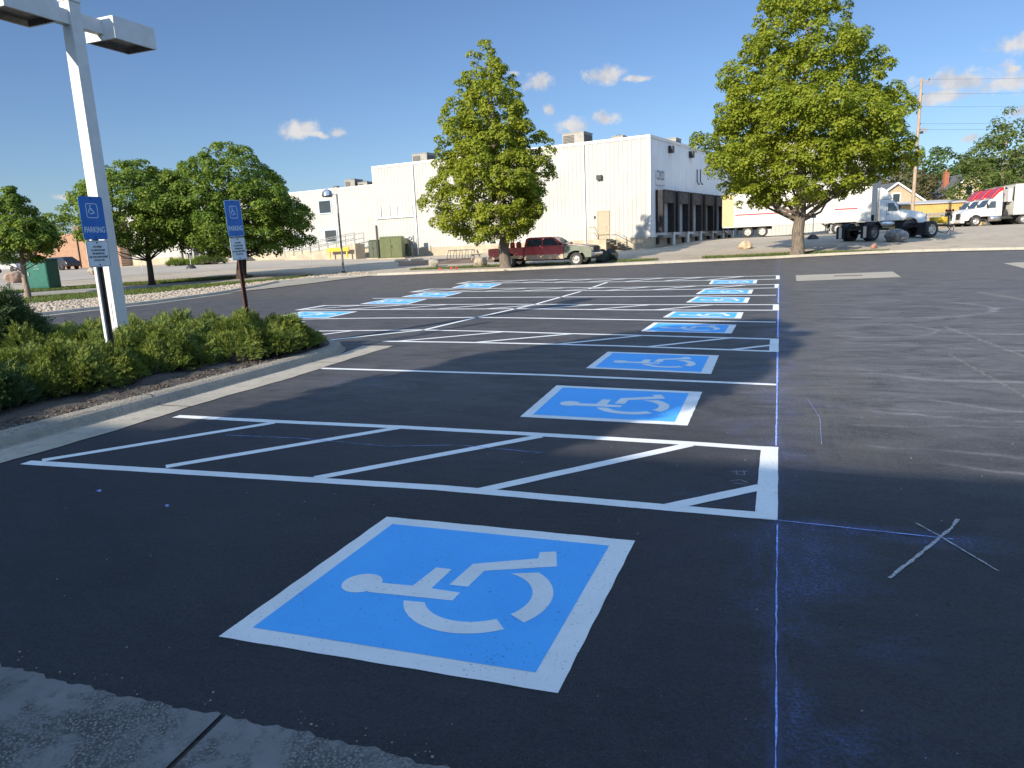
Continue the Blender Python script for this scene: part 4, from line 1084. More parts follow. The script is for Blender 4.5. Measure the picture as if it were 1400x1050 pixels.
B0 = (-9.65, 54.01); ZT = 9.5
DF = (cos(RAD(172)), sin(RAD(172))); DD = (cos(RAD(78.5)), sin(RAD(78.5)))
LF, LD = 27.3, 24.5
def wp(P, d, s, o, z):      # point on a wall: s along, o outwards
    return Vector((P[0] + d[0] * s, P[1] + d[1] * s, z)) + o * OUT
t = thing('warehouse', 'big white ribbed metal warehouse with a row of black dock doors', 'warehouse', (*B0, 0))
inv = Matrix.Translation((-B0[0], -B0[1], 0))
def bld(M, nm, m, par, bevel=0): M.xform(inv); return M.build(nm, m, par, None, bevel)
PF = (B0[0] + DF[0] * LF, B0[1] + DF[1] * LF); PD = (B0[0] + DD[0] * LD, B0[1] + DD[1] * LD)
PB = (PF[0] + DD[0] * LD, PF[1] + DD[1] * LD)
ZS = 1.72
M = MB(); corr(M, PF, B0, ZS, ZT - .18, .36, .035); bld(M, 'front_wall', METAL_W, t)
M = MB(); corr(M, B0, PD, ZS, ZT - .18, .36, .035); bld(M, 'dock_wall', METAL_G, t)
M = MB(); corr(M, PB, PF, ZS, ZT - .18, .36, .035); bld(M, 'side_wall', METAL_W, t)
def offs(P, d1, s1, d2, s2): return (P[0] + d1[0] * s1 + d2[0] * s2, P[1] + d1[1] * s1 + d2[1] * s2)
M = MB(); M.prism([offs(B0, DF, -.02, DD, -.02), offs(PD, DF, -.02, DD, .02), offs(PB, DF, .02, DD, .02), offs(PF, DF, .02, DD, -.02)], -.6, ZS); bld(M, 'foundation', FOUND, t)
M = MB(); M.prism([offs(B0, DF, .03, DD, .03), offs(PD, DF, .03, DD, -.03), offs(PB, DF, -.03, DD, -.03), offs(PF, DF, -.03, DD, .03)], ZT - .25, ZT - .15); bld(M, 'roof', ROOFM, t)
OF = Vector((-DF[1] * -1, -DF[0], 0)) * -1     # outward normals
OF = Vector((DF[1] * -1, DF[0], 0)); OF = OF if OF.dot(Vector((CAM.x - B0[0], CAM.y - B0[1], 0))) > 0 else -OF
OD = Vector((DD[1], -DD[0], 0))
DF3, DD3 = Vector((*DF, 0)), Vector((*DD, 0)); B03 = Vector((*B0, 0))
def F(s, o, z): return B03 + DF3 * s + OF * o + Vector((0, 0, z))
def K(s, o, z): return B03 + DD3 * s + OD * o + Vector((0, 0, z))
def wbox(M, fr, s0, s1, o0, o1, z0, z1, mi=0):
    vs = [fr(s, o, z) for z in (z0, z1) for o in (o0, o1) for s in (s0, s1)]
    M.add(vs, [(0, 2, 3, 1), (4, 5, 7, 6), (0, 1, 5, 4), (1, 3, 7, 5), (3, 2, 6, 7), (2, 0, 4, 6)], mi)
M = MB(); wbox(M, F, -.06, LF + .06, -.1, .07, ZT - .19, ZT + .03); wbox(M, K, .072, LD + .06, -.1, .07, ZT - .19, ZT + .026); bld(M, 'roof_coping', TRIM, t)
M = MB(); wbox(M, F, -.055, .12, -.05, .055, ZS, ZT - .2); wbox(M, K, .057, .14, -.04, .055, ZS, ZT - .2); bld(M, 'corner_trim', TRIM, t)
M = MB(); wbox(M, F, LF - .12, LF + .055, -.05, .055, ZS, ZT - .2); bld(M, 'corner_trim', TRIM, t)
for px in (571, 801):
    s = wall_s(px, B0, DF); M = MB(); wbox(M, F, s - .06, s + .06, .036, .16, 1.1, ZT - .2); bld(M, 'downspout', METAL_G, t)
s, z = wall_z(826, 323.5, B0, DF); s0 = wall_s(832.5, B0, DF); s1 = wall_s(818.5, B0, DF)
M = MB(); wbox(M, F, s0, s1, .0, .06, ZS + .02, ZS + 2.2); dr = bld(M, 'door', TAN, t)
M = MB(); wbox(M, F, s0 - .09, s0, .0, .09, ZS, ZS + 2.29); wbox(M, F, s1, s1 + .09, .0, .09, ZS, ZS + 2.29); wbox(M, F, s0 + .001, s1 - .001, .0, .09, ZS + 2.2, ZS + 2.29)
M.xform(inv); M.build('frame', TAN, dr)
M = MB(); wbox(M, F, s0 + .1, s0 + .16, .06, .13, ZS + 1.0, ZS + 1.06); M.xform(inv); M.build('handle', ZINC, dr)
s, z = wall_z(822, 243, B0, DF); M = MB(); wbox(M, F, s - .22, s + .22, .036, .3, z - .16, z + .2); bld(M, 'wall_light', DARK_M, t)
s, z = wall_z(814, 297, B0, DF); M = MB(); wbox(M, F, s - .06, s + .06, .036, .1, z - .1, z + .1); bld(M, 'bell_box', DARK_M, t)
# landing and steps
ls = s1 + .35; le = s0 - .35
M = MB(); wbox(M, F, le, ls, .065, 1.6, .3, ZS); ld = bld(M, 'landing', FOUND, t)
M = MB(); n = 5; zb = gz(*F(le - 1.4, .8, 0)[:2]); 
for k in range(n):
    zt = ZS - (ZS - zb) * (k + 1) / (n + 1); wbox(M, F, le - .32 * (k + 1), le - .32 * k - .001, .1, 1.55, zt - .09, zt)
wbox(M, F, le - 1.6, le - .002, .14, .2, zb - .3, zb + .02)
bld(M, 'steps', mat('step_grate', (.16, .14, .12), (.1, .09, .08), 9, .8), t)
M = MB()
RAILM = mat('tan_rail', (.44, .38, .26), (.36, .3, .2), 6, .5)
def rail(pts, r=.03):
    M.tube(pts, r, 6)
for hgt in (1.0, .55):
    rail([F(ls - .05, 1.55, ZS + hgt), F(le, 1.55, ZS + hgt), F(le - 1.7, 1.55, zb + hgt)]); rail([F(ls - .05, .15, ZS + hgt), F(ls - .05, 1.55, ZS + hgt)])
for s_, z_ in ((ls - .05, ZS), (le, ZS), (le - .9, (ZS + zb) / 2), (le - 1.7, zb)): rail([F(s_, 1.55, z_ - .1), F(s_, 1.55, z_ + 1.0)])
bld(M, 'handrail', RAILM, t)
# conduit with three drops on the left part of the front
sa, z = wall_z(518, 299, B0, DF); sb, _ = wall_z(572, 299, B0, DF)
M = MB(); M.tube([F(sa, .12, z), F(sb, .12, z)], .075, 8)
for px, py in ((524, 282), (536, 281), (546, 281), (567, 281)):
    s, zz = wall_z(px, py, B0, DF); M.tube([F(s, .09, z), F(s, .09, zz)], .03, 6)
bld(M, 'conduit', METAL_G, t)
# dock shelters
CURT = mat('dock_curtain', (.10, .09, .085), (.05, .045, .045), 2.5, .9, .3, 6)
for k, px in enumerate((896.0, 914, 931, 946, 959.5, 972)):
    s0 = 1.1 + 3.75 * k; s1 = s0 + 3.1; zb, zt = 2.05, 5.35
    if s1 > LD: break
    M = MB(); wbox(M, K, s0 + .424, s1 - .424, .036, .09, zb, zt - .3)
    for j in range(4): wbox(M, K, s0 + .43, s1 - .43, .085, .1, zb + .04 + j * .62, zb + .56 + j * .62)
    ds = bld(M, 'dock_door', GREYD, t)
    for q0 in (s0, s1 - .42):
        M = MB(); wbox(M, K, q0, q0 + .42, .036, .62, zb, zt); M.xform(inv); M.build('side_pad', BLACKR, ds)
        M = MB(); wbox(M, K, q0 + .06, q0 + .36, .021, .2, ZS - .6, ZS - .05); M.xform(inv); M.build('bumper', BLACKR, ds)
    M = MB(); wbox(M, K, s0 + .002, s1 - .002, .037, .66, zt - .0, zt + .06); wbox(M, K, s0 + .424, s1 - .424, .3, .6, zt - .95, zt - .001); M.xform(inv); M.build('head_curtain', CURT, ds)
    M = MB(); wbox(M, K, s0 + .46, s1 - .46, .02, .5, ZS - .12, ZS + .12); M.xform(inv); M.build('leveler', mat('steel_plate', (.25, .24, .23), (.16, .15, .14), 5, .7), ds)
    M = MB(); c = K(s1 + .33, .3, 0); zg = gz(c.x, c.y); M.lathe([(.17, zg - .2), (.17, 2.1), (.13, 2.22), (0, 2.27)], 10, 'z', (c.x, c.y, 0)); bld(M, 'guard_post', TRIM, t)
for px, py in ((915, 205), (942.5, 212), (967, 218.5)):
    s, z = wall_z(px, py, B0, DD); M = MB(); wbox(M, K, s - .25, s + .25, .036, .38, z - .25, z + .3); bld(M, 'wall_light', DARK_M, t)
M = MB()
for px in (951, 955.5):
    s, z = wall_z(px, 232, B0, DD); s2, z2 = wall_z(px - 4, 252, B0, DD); M.tube([K(s, .12, z), K(s, .12, z2 + .3), K(s - .15, .3, z2), K(s - .5, .5, z2)], .05, 6)
bld(M, 'pipe', DARK_M, t)
sa, za = wall_z(895.5, 232.5, B0, DD); sb, zb = wall_z(908, 254, B0, DD)
M = MB(); wbox(M, K, sa, sb, .037, .09, zb, za); sg = bld(M, 'sign_board', mat('sign_board', (.62, .64, .66), None, 3, .5), t)
LOGO = mat('logo_blue', (.12, .16, .26), None, 3, .5)
M = MB(); c = K((sa + sb) / 2, .093, (za * .66 + zb * .34)); add_text(M, 'CWD', 1.0, c, DD3, (0, 0, 1), bold=.02, width=(sb - sa) / 3.1)
wbox(M, K, sa + .2, sb - .2, .091, .095, zb + .42, zb + .52); wbox(M, K, sa + .2, sb - .2, .091, .095, za - .13, za - .08)
c = K((sa + sb) / 2, .093, zb + .22); add_text(M, 'DISTRIBUTION', .2, c, DD3, (0, 0, 1), width=.9) if False else None
M.xform(inv); M.build('lettering', LOGO, sg)
# taller rear wing facing the truck yard
E0 = offs(B0, DD, LD, DF, 0); DW = (-DF[0], -DF[1]); LW = wall_s(1182, E0, DW)
E1 = offs(E0, DW, LW, DD, 0)
M = MB(); corr(M, E0, E1, 1.0, 11.0, .36, .035); corr(M, E1, offs(E1, DD, 14, DF, 0), 1.0, 11.0, .36, .035)
M.prism([offs(E0, DF, 2, DD, .05), offs(E1, DF, .05, DD, .05), offs(E1, DF, .05, DD, 14), offs(E0, DF, 2, DD, 14)], 10.9, 11.05); corr(M, offs(E0, DF, 2, DD, 14), offs(E0, DF, 2, DD, .05), 8, 10.95)
bld(M, 'rear_wing', METAL_W, t)

def rooftop(label, s, depth, w, dpt, h, grille=True, name='rooftop_unit', zr=ZT - .15, fr=None):
    c = (fr or F)(s, -depth, zr)
    t = thing(name, label, 'rooftop unit', c, RAD(172), 'air handling units on the roofs')
    M = MB(); M.box(-w / 2, w / 2, -dpt / 2, dpt / 2, .15, h); M.box(-w / 2 + .1, w / 2 - .1, -dpt / 2 + .1, dpt / 2 - .1, 0, .149); M.box(-w / 2 - .04, w / 2 + .04, -dpt / 2 - .04, dpt / 2 + .04, h, h + .05); M.build('case', HVAC, t)
    M = MB(); x0 = -w / 2 - .012
    for k in range(9): M.box(x0, x0 + .008, -dpt / 2 + .1, dpt / 2 - .1, .25 + k * (h - .4) / 9, .25 + (k + .7) * (h - .4) / 9)
    M.build('grille', HVACD, t); M = MB()
    for k in range(9): M.box(-w * .05, w / 2 - .08, dpt / 2 + .004, dpt / 2 + .012, .25 + k * (h - .4) / 9, .25 + (k + .7) * (h - .4) / 9)
    M.build('grille', HVACD, t)
    M = MB(); M.lathe([(.0, h + .14), (.3, h + .13), (.32, h + .051)], 14, 'z', (0, 0, 0)); M.build('fan_cap', DARK_M, t)
rooftop('grey rooftop unit on the left end of the warehouse roof', wall_s(563, B0, DF), 3, 1.7, 1.7, 1.15)
rooftop('rooftop unit right above the cone-shaped maple on the warehouse roof', wall_s(768, B0, DF), 4, 2.0, 2.0, 1.45)
rooftop('low flat roof vent near the middle right of the warehouse roof', wall_s(829, B0, DF), 3.5, 1.0, 1.0, .75)
rooftop('small rooftop unit peeping over the dock wall nearer the white corner', wall_s(925, B0, DD), 3, 1.2, 1.2, .95, fr=K)
rooftop('larger louvred rooftop unit over the dock wall beside the tall maple', wall_s(957, B0, DD), 3, 1.8, 1.8, 1.3, fr=K)
BRICKY = mat('ochre_cap', (.40, .27, .16), (.3, .2, .12), 2, .8)

# office wing to the left, behind the trees
W0 = (PF[0] + DD[0] * .6 + DF[0] * .12, PF[1] + DD[1] * .6 + DF[1] * .12); W03 = Vector((*W0, 0)); LWG = 42
def Wf(s, o, z): return W03 + DF3 * s + OF * o + Vector((0, 0, z))
ZW = wall_z(470, 257.5, W0, DF)[1]; ZB = 1.95
t = thing('office_wing', 'long low white ribbed office wing with small dark square windows', 'office wing', (*W0, 0)); inv = Matrix.Translation((-W0[0], -W0[1], 0))
M = MB(); corr(M, Wf(LWG, 0, 0)[:2], W0, ZB, ZW - .1, .34, .03); bld(M, 'wall', METAL_W, t)
M = MB(); wbox(M, Wf, 0, LWG, -12, .02, .4, ZB); bld(M, 'foundation', FOUND, t)
M = MB(); wbox(M, Wf, 0, LWG, -12, -.03, ZW - .2, ZW - .1); wbox(M, Wf, LWG - .01, LWG + .03, -12, -.0, ZB, ZW - .1); wbox(M, Wf, -.0, .03, -12, -.1, ZB, ZW - .1); bld(M, 'roof', ROOFM, t)
M = MB(); wbox(M, Wf, 0, LWG + .08, -.1, .07, ZW - .12, ZW + .08); bld(M, 'roof_coping', TRIM, t)
for (x0, x1, y0, y1) in ((441, 456.5, 274.5, 291), (445.5, 461, 315, 330.5), (396.5, 411, 321, 333), (350.5, 364, 324, 336), (300, 313, 326, 339), (392, 407, 281, 297)):
    sA, zA = wall_z(x1, (y0 + y1) / 2, W0, DF); sB, _ = wall_z(x0, (y0 + y1) / 2, W0, DF); zt_ = wall_z((x0 + x1) / 2, y0, W0, DF)[1]; zb_ = wall_z((x0 + x1) / 2, y1, W0, DF)[1]
    M = MB(); f = .11
    wbox(M, Wf, sA - f, sA, .0, .075, zb_ - f, zt_ + f); wbox(M, Wf, sB, sB + f, .0, .075, zb_ - f, zt_ + f); wbox(M, Wf, sA + .001, sB - .001, .0, .075, zt_, zt_ + f); wbox(M, Wf, sA + .001, sB - .001, .0, .085, zb_ - f, zb_)
    w = bld(M, 'window', mat('blue_grey_frame', (.42, .50, .58), None, 3, .5), t)
    M = MB(); wbox(M, Wf, sA, sB, .0, .045, zb_, zt_); M.xform(inv); M.build('pane', GLASS, w)
# entrance with grey frames and a canopy
sA = wall_s(298, W0, DF); sB = wall_s(254, W0, DF)
M = MB(); wbox(M, Wf, sA - .3, sB + .3, .03, .12, ZB - .2, ZB + 3.4); en = bld(M, 'entrance', mat('entrance_grey', (.14, .13, .12), (.10, .095, .09), 2, .6), t)
M = MB(); n = 5
for k in range(n):
    a = sA + (sB - sA) * k / n + .1; b_ = sA + (sB - sA) * (k + 1) / n - .1; wbox(M, Wf, a, b_, .121, .14, ZB + .1, ZB + 2.9)
M.xform(inv); M.build('pane', GLASS, en)
M = MB()
for k in range(n + 1):
    a = sA + (sB - sA) * k / n; c = Wf(a, .9, 0); wbox(M, Wf, a - .14, a + .14, .7, 1.0, 1.0, ZB + 3.2)
wbox(M, Wf, sA - .6, sB + .6, .141, 1.3, ZB + 3.2, ZB + 3.6)
M.xform(inv); M.build('canopy', mat('canopy_grey', (.30, .29, .27), (.24, .23, .21), 2, .7), en)
M = MB(); sA2 = wall_s(348, W0, DF)
for k in range(5): wbox(M, Wf, sA2 + .3 * k, sA2 + 3.2, .03 + .0, 2.2 - .0 - .35 * k + .001 * k, 1.0 + .18 * k, 1.18 + .18 * k - .001)
bld(M, 'steps', mat('grey_steps', (.3, .28, .25), (.23, .21, .19), 3, .8), t)
# ramp with railings, yellow barrier
sA = wall_s(512, W0, DF); sB = wall_s(416, W0, DF)
t = thing('wheelchair_ramp', 'long concrete ramp with grey pipe railings before the office wing', 'ramp', Wf(sA, 2.2, 0)); o_ = t.location.copy()
M = MB(); vs = [Wf(s, o, z) for o in (1.6, 3.0) for s, z in ((sA, .6), (sB, .6), (sB, 1.35), (sA, 2.35))]
M.add(vs, [(0, 1, 2, 3), (7, 6, 5, 4), (3, 2, 6, 7), (0, 3, 7, 4), (2, 1, 5, 6)]); M.xform(Matrix.Translation(-o_)); M.build('ramp_slab', FOUND, t)
M = MB(); L = sB - sA
for o in (1.65, 2.95):
    for h in (.55, 1.05):
        M.tube([Wf(sA, o, 2.35 + h), Wf(sB, o, 1.35 + h)], .035, 6)
    for k in range(9):
        s = sA + L * k / 8; z = 2.35 - k / 8; M.tube([Wf(s, o, z - .05), Wf(s, o, z + 1.05)], .035, 6)
M.xform(Matrix.Translation(-o_)); M.build('railing', ZINC, t)
YEL = mat('safety_yellow', (.62, .42, .03), (.5, .33, .03), 4, .5)
sA = wall_s(509, W0, DF); sB = wall_s(480, W0, DF); c = Wf((sA + sB) / 2, 3.6, 0); zg = gz(c.x, c.y)
M = MB(); M.box(-(sB - sA) / 2, (sB - sA) / 2, -.06, .06, .62, .98); M.box(-(sB - sA) / 2 + .2, -(sB - sA) / 2 + .35, -.05, .05, 0, .619); M.box((sB - sA) / 2 - .35, (sB - sA) / 2 - .2, -.05, .05, 0, .619)
o = M.build('guard_rail', YEL, None, (c.x, c.y, zg + .15), .02); o.rotation_euler = (0, 0, RAD(172)); tag(o, 'yellow guard rail at the foot of the concrete ramp', 'guard rail')
rooftop('rooftop unit on the office wing roof above the dome lamp', wall_s(468, W0, DF), 2.5, 1.3, 1.3, 1.05, zr=ZW - .1, fr=Wf)
rooftop('smaller tan rooftop unit on the office wing roof right of the larger one', wall_s(484, W0, DF), 2.5, 1.2, 1.0, .7, zr=ZW - .1, fr=Wf)
rooftop('small round-fan roof vent on the office wing next to the warehouse end', wall_s(506, W0, DF), 2.0, .75, .75, .75, zr=ZW - .1, fr=Wf)
rooftop('low vent at the left of the office wing roof by the dark tree', wall_s(448, W0, DF), 2.0, .7, .7, .45, zr=ZW - .1, fr=Wf)
# planting by the entrance
for i, (px, py, d, r) in enumerate(((243, 352.5, 74, .8), (264, 352.5, 74, .7), (279, 352, 73.5, .75), (290, 352, 73, .95))):
    b = stand(px, py, d); lm = PEAR if i < 3 else WILLOW
    juniper(('low green shrub at the left end of the entrance planting', 'low green shrub second from the left in the entrance planting', 'dark upright shrub beside the yellow-green one at the entrance', 'round yellow-green shrub at the right end of the entrance planting')[i], b, r * 1.5, r, r * (.9, .8, 1.2, 1.15)[i], 500, 90 + i, lm, .4, 'entrance_shrub', 'shrubs in the entrance planting')

# brick building far left
b = stand(128, 366, 92); ang = RAD(172)
BR, nt, bb = nodes('brick_wall')
tc = nt.nodes.new('ShaderNodeTexBrick'); v = nt.nodes.new('ShaderNodeTexCoord').outputs['Object']
mp = nt.nodes.new('ShaderNodeMapping'); mp.inputs['Rotation'].default_value = (RAD(90), 0, 0); nt.links.new(v, mp.inputs['Vector'])
nt.links.new(mp.outputs[0], tc.inputs['Vector']); tc.inputs['Color1'].default_value = (.33, .165, .085, 1); tc.inputs['Color2'].default_value = (.25, .12, .065, 1); tc.inputs['Mortar'].default_value = (.35, .28, .22, 1)
tc.inputs['Scale'].default_value = 1.0; tc.inputs['Brick Width'].default_value = .4; tc.inputs['Row Height'].default_value = .14; tc.inputs['Mortar Size'].default_value = .014
nt.links.new(tc.outputs['Color'], bb.inputs['Base Color']); bb.inputs['Roughness'].default_value = .9
t = thing('brick_building', 'tan brick building with a flat roof behind the lamp pole', 'brick building', b, ang)
M = MB(); M.box(-5.8, 2.9, -10, 0, -.5, 4.9); M.build('wall', BR, t)
M = MB(); M.box(-5.9, 3.0, -10.1, .1, 4.9, 5.2); M.build('roof_edge', mat('brown_fascia', (.16, .10, .07), None, 2, .7), t)
M = MB(); M.box(2.901, 16, -9, -.6, -.5, 4.4); M.build('rear_wing', BR, t)
M = MB(); M.box(2.4, 2.55, .001, .13, 0, 4.8); M.build('downspout', DARK_M, t)
t = thing('entry_annex', 'low white plastered annex with a stone base between the brick building and the office wing', 'annex', stand(195, 362, 90), ang)
M = MB(); M.box(-5.5, 3.6, -8, 0, .8, 3.9); M.build('wall', METAL_W, t)
M = MB(); M.box(-5.55, 3.65, -8.05, .05, -.6, .799); M.build('stone_base', FOUND, t)
M = MB(); M.box(-5.6, 3.7, -8.1, .1, 3.9, 4.1); M.build('roof_edge', TRIM, t)
# parked cars hinted far left
def far_car(label, px, py, d, c, rz, seed):
    t = thing('parked_car', label, 'car', stand(px, py, d), rz, 'parked cars far left')
    M = MB(); M.slab([(-2.2, .35, .8), (2.15, .35, .8), (2.25, .6, .8), (2.1, .82, .84), (.9, .95, .85), (-2.0, .98, .85), (-2.25, .7, .82)]); M.build('body', mat('car_paint_%d' % seed, c, None, 2, .3, coat=.5), t, None, .05)
    M = MB(); M.slab([(-1.9, .96, .8), (1.0, .95, .8), (.35, 1.42, .62), (-1.2, 1.45, .62)]); M.build('cabin', GLASS, t, None, .04)
    for x in (-1.35, 1.35):
        for y in (-.8, .8):
            M = MB(); M.lathe([(.0, -.1), (.2, -.1), (.32, -.09), (.33, 0), (.32, .09), (.2, .1), (0, .1)], 14, 'y', (x, y, .33)); M.build('wheel', BLACKR, t)
far_car('dark red car parked far left behind the teal cabinet', 74, 358, 86, (.16, .02, .02), RAD(172), 1)
far_car('dark car parked far left next to the brick wall', 84, 362, 82, (.03, .03, .035), RAD(175), 2)
far_car('silver car parked at the far left edge behind the small tree', 18, 366, 82, (.4, .4, .42), RAD(172), 3)

# teal cabinet, transformers, meter
t = thing('utility_cabinet', 'teal green metal utility cabinet with writing on its door on the left turf', 'utility cabinet', stand(62, 396, 44), RAD(8))
TEAL = mat('teal_paint', (.008, .115, .085), (.007, .095, .07), 3, .45)
M = MB(); M.box(-.78, .78, -.45, .45, .08, 1.72); M.box(-.82, .82, -.49, .49, 1.7201, 1.78); M.box(-.7, .7, -.4, .4, -.1, .0799); c = M.build('case', TEAL, t, None, .02)
M = MB(); M.box(-.62, .74, -.475, -.4505, .16, 1.64); dd = M.build('door', TEAL, t, None, .008)
M = MB(); M.box(-.79, -.74, -.46, -.05, .1, 1.7); M.build('edge_strip', mat('teal_worn', (.25, .42, .42), None, 3, .5), t)
M = MB(); M.box(-.55, -.49, -.52, -.4755, .85, 1.05); M.build('handle', ZINC, dd)
M = MB(); add_text(M, 'NOTICE', .10, (0, -.477, 1.38), (1, 0, 0), (0, 0, 1), width=.9); add_text(M, 'CALL BEFORE', .085, (.05, -.477, 1.22), (1, 0, 0), (0, 0, 1), width=.8); M.build('lettering', mat('pale_ink', (.35, .5, .42), None, 3, .6), dd)
OLIVE = mat('olive_paint', (.125, .14, .06), (.105, .12, .05), 2, .5)
OLIVED = mat('olive_dark', (.055, .07, .04), (.045, .06, .035), 2, .5)
def pad_box(label, px, py, d, w, dp, h, m, rz):
    t = thing('transformer', label, 'transformer', stand(px, py, d), rz, 'transformer cabinets by the warehouse')
    M = MB(); M.box(-w / 2, w / 2, -dp / 2, dp / 2, .1, h * .93); M.add([(-w/2-.03,-dp/2-.03,h*.931),(w/2+.03,-dp/2-.03,h*.931),(w/2+.03,dp/2+.03,h*.931),(-w/2-.03,dp/2+.03,h*.931),(-w/2+.08,-dp/2+.1,h),(w/2-.08,-dp/2+.1,h),(w/2-.08,dp/2-.1,h),(-w/2+.08,dp/2-.1,h)],[(0,1,5,4),(1,2,6,5),(2,3,7,6),(3,0,4,7),(4,5,6,7),(3,2,1,0)])
    M.build('case', m, t, None, .015)
    M = MB(); M.box(-w / 2 + .05, -.02, -dp / 2 - .03, -dp / 2 - .001, .16, h * .9); M.box(.02, w / 2 - .05, -dp / 2 - .03, -dp / 2 - .001, .16, h * .9); dd = M.build('doors', m, t, None, .006)
    M = MB(); M.box(.05, .1, -dp / 2 - .07, -dp / 2 - .031, h * .5, h * .6); M.build('handle', DARK_M, dd)
    M = MB(); M.box(-w / 2 - .2, w / 2 + .2, -dp / 2 - .2, dp / 2 + .2, -.2, .0995); M.build('pad', FOUND, t)
pad_box('big olive transformer cabinet before the left end of the warehouse', 538, 354, 66, 2.0, 1.7, 2.0, OLIVE, RAD(20))
pad_box('narrower dark green cabinet left of the big olive transformer', 515, 353.5, 68, .9, 1.0, 1.75, OLIVED, RAD(0))
pad_box('dark green cabinet in shadow right of the big olive transformer', 554, 353.5, 68.5, 1.0, 1.0, 1.75, OLIVED, RAD(15))
t = thing('bollard', 'tall dark post standing beside the olive transformer', 'post', stand(518, 354, 66.5))
M = MB(); M.lathe([(.1, 0), (.1, 2.95), (.08, 3.05), (0, 3.08)], 10); M.build('pipe', mat('brown_pipe', (.06, .05, .045), None, 4, .7), t)
t = thing('meter_box', 'grey electric meter on a pedestal by the warehouse wall', 'meter', stand(564, 351, 67))
M = MB(); M.box(-.22, .22, -.12, .12, 1.2, 2.0); M.build('case', ZINC, t, None, .02)
M = MB(); M.lathe([(.13, 0), (.13, .1), (0, .12)], 14, 'y', (0, -.25, 1.75)); M.build('dial', GREYD, t)
M = MB(); M.tube([(0, 0, 0), (0, 0, 1.2)], .05, 8); M.tube([(-.1, 0, 1.2), (-.1, 0, .6), (-.5, .1, .25), (-.9, .1, .1)], .03, 6); M.tube([(.55, 0, 0), (.55, 0, 1.7)], .04, 8); M.build('conduit', ZINC, t)
for i, (x0, x1, y) in enumerate(((540, 558, 356.5), (562, 578, 354))):
    a = stand(x0, y, 59); b = stand(x1, y - 1.5, 60.5); M = MB()
    c = (a + b) / 2; d = b - a; L = d.length; M.slab([(-L / 2, 0, .1), (L / 2, 0, .1), (L / 2 - .08, .16, .06), (-L / 2 + .08, .16, .06)])
    o = M.build('wheel_stop', FOUND, None, c, .01); o.rotation_euler = (0, 0, atan2(d.y, d.x)); tag(o, ('concrete wheel stop in front of the olive transformer', 'concrete wheel stop in front of the electric meter')[i], 'wheel stop', 'wheel stops by the transformers')
# bicycle rack and picnic table by the warehouse wall
t = thing('bike_rack', 'dark bent-pipe bicycle rack at the foot of the warehouse wall', 'bike rack', stand(632, 350, 58), RAD(172))
t.scale = (.8, .8, .8)
M = MB(); M.tube([(-1.5, 0, .9), (1.5, 0, .9)], .035, 6); M.tube([(-1.5, .5, .05), (1.5, .5, .05)], .035, 6); M.build('rails', DARK_M, t)
for k in range(5):
    M = MB(); x = -1.4 + .7 * k; M.tube([(x, 0, 0), (x, 0, .9), (x + .1, .12, .95), (x + .1, .35, .5), (x + .1, .5, .05)], .028, 6); M.build('hoop', DARK_M, t)
t = thing('picnic_table', 'weathered pale picnic table behind the pickup bed', 'picnic table', stand(663, 349, 56), RAD(172))
PWOOD = mat('weathered_wood', (.36, .32, .26), (.27, .24, .2), 6, .85, .3)
M = MB(); M.box(-1.2, 1.2, -.38, .38, .72, .77); M.build('table_top', PWOOD, t)
for y in (-.72, .72):
    M = MB(); M.box(-1.2, 1.2, y - .14, y + .14, .43, .48); M.build('bench', PWOOD, t)
for x in (-.8, .8):
    M = MB(); M.beam((x, -.7, 0), (x, -.2, .72), .09, .05); M.beam((x, .7, 0), (x, .2, .72), .09, .05); M.beam((x, -.8, .41), (x, .8, .41), .05, .09); M.build('legs', PWOOD, t)
REDF = mat('red_flag', (.55, .04, .03), (.45, .03, .03), 5, .7)
for i, (px, py) in enumerate(((600, 368.5), (615.5, 367.5), (622.5, 367))):
    t = thing('marker_flag', ('leftmost little red utility flag in the grass behind the curb', 'middle one of the three little red utility flags behind the curb', 'little red utility flag behind the curb nearest the maple')[i], 'flag', stand(px, py, 43), .3 * i, 'little red utility flags')
    M = MB(); M.tube([(0, 0, 0), (.01, 0, .34)], .005, 5); M.build('wire', ZINC, t)
    M = MB(); M.add([(.012, 0, .2), (.14, .02, .21), (.15, -.01, .33), (.012, 0, .335), (.012, .004, .2), (.14, .024, .21), (.15, -.006, .33), (.012, .004, .335)], [(0, 1, 2, 3), (7, 6, 5, 4), (0, 4, 5, 1), (1, 5, 6, 2), (2, 6, 7, 3)]); M.build('flag', REDF, t)

# yellow shed wall and the gabled houses beyond the yard
a = place(1170, 287, 96); b = place(1345, 268, 96)
d = Vector((b.x - a.x, b.y - a.y, 0)); L = d.length; ang = atan2(d.y, d.x)
t = thing('yellow_shed', 'long yellow ribbed metal shed behind the truck yard', 'shed', (a.x, a.y, 1.2), ang)
YS = mat('yellow_siding', (.58, .38, .13), (.5, .32, .105), .6, .55)
M = MB(); corr(M, (0, 0), (L, 0), -.3, 3.15, .32, .05); M.build('wall', YS, t)
M = MB(); M.box(0, L, .02, 9, -.3, 3.2); M.build('frame', YS, t)
M = MB(); M.add([(-.1, -.25, 3.15), (L + .1, -.25, 3.15), (L + .1, 4.5, 3.75), (-.1, 4.5, 3.75), (-.1, 9.2, 3.25), (L + .1, 9.2, 3.25), (-.1, -.25, 3.28), (L + .1, -.25, 3.28)], [(6, 7, 2, 3), (3, 2, 5, 4), (0, 1, 7, 6)]); M.build('roof', mat('shed_roof', (.50, .48, .46), (.42, .41, .40), 1, .6), t)
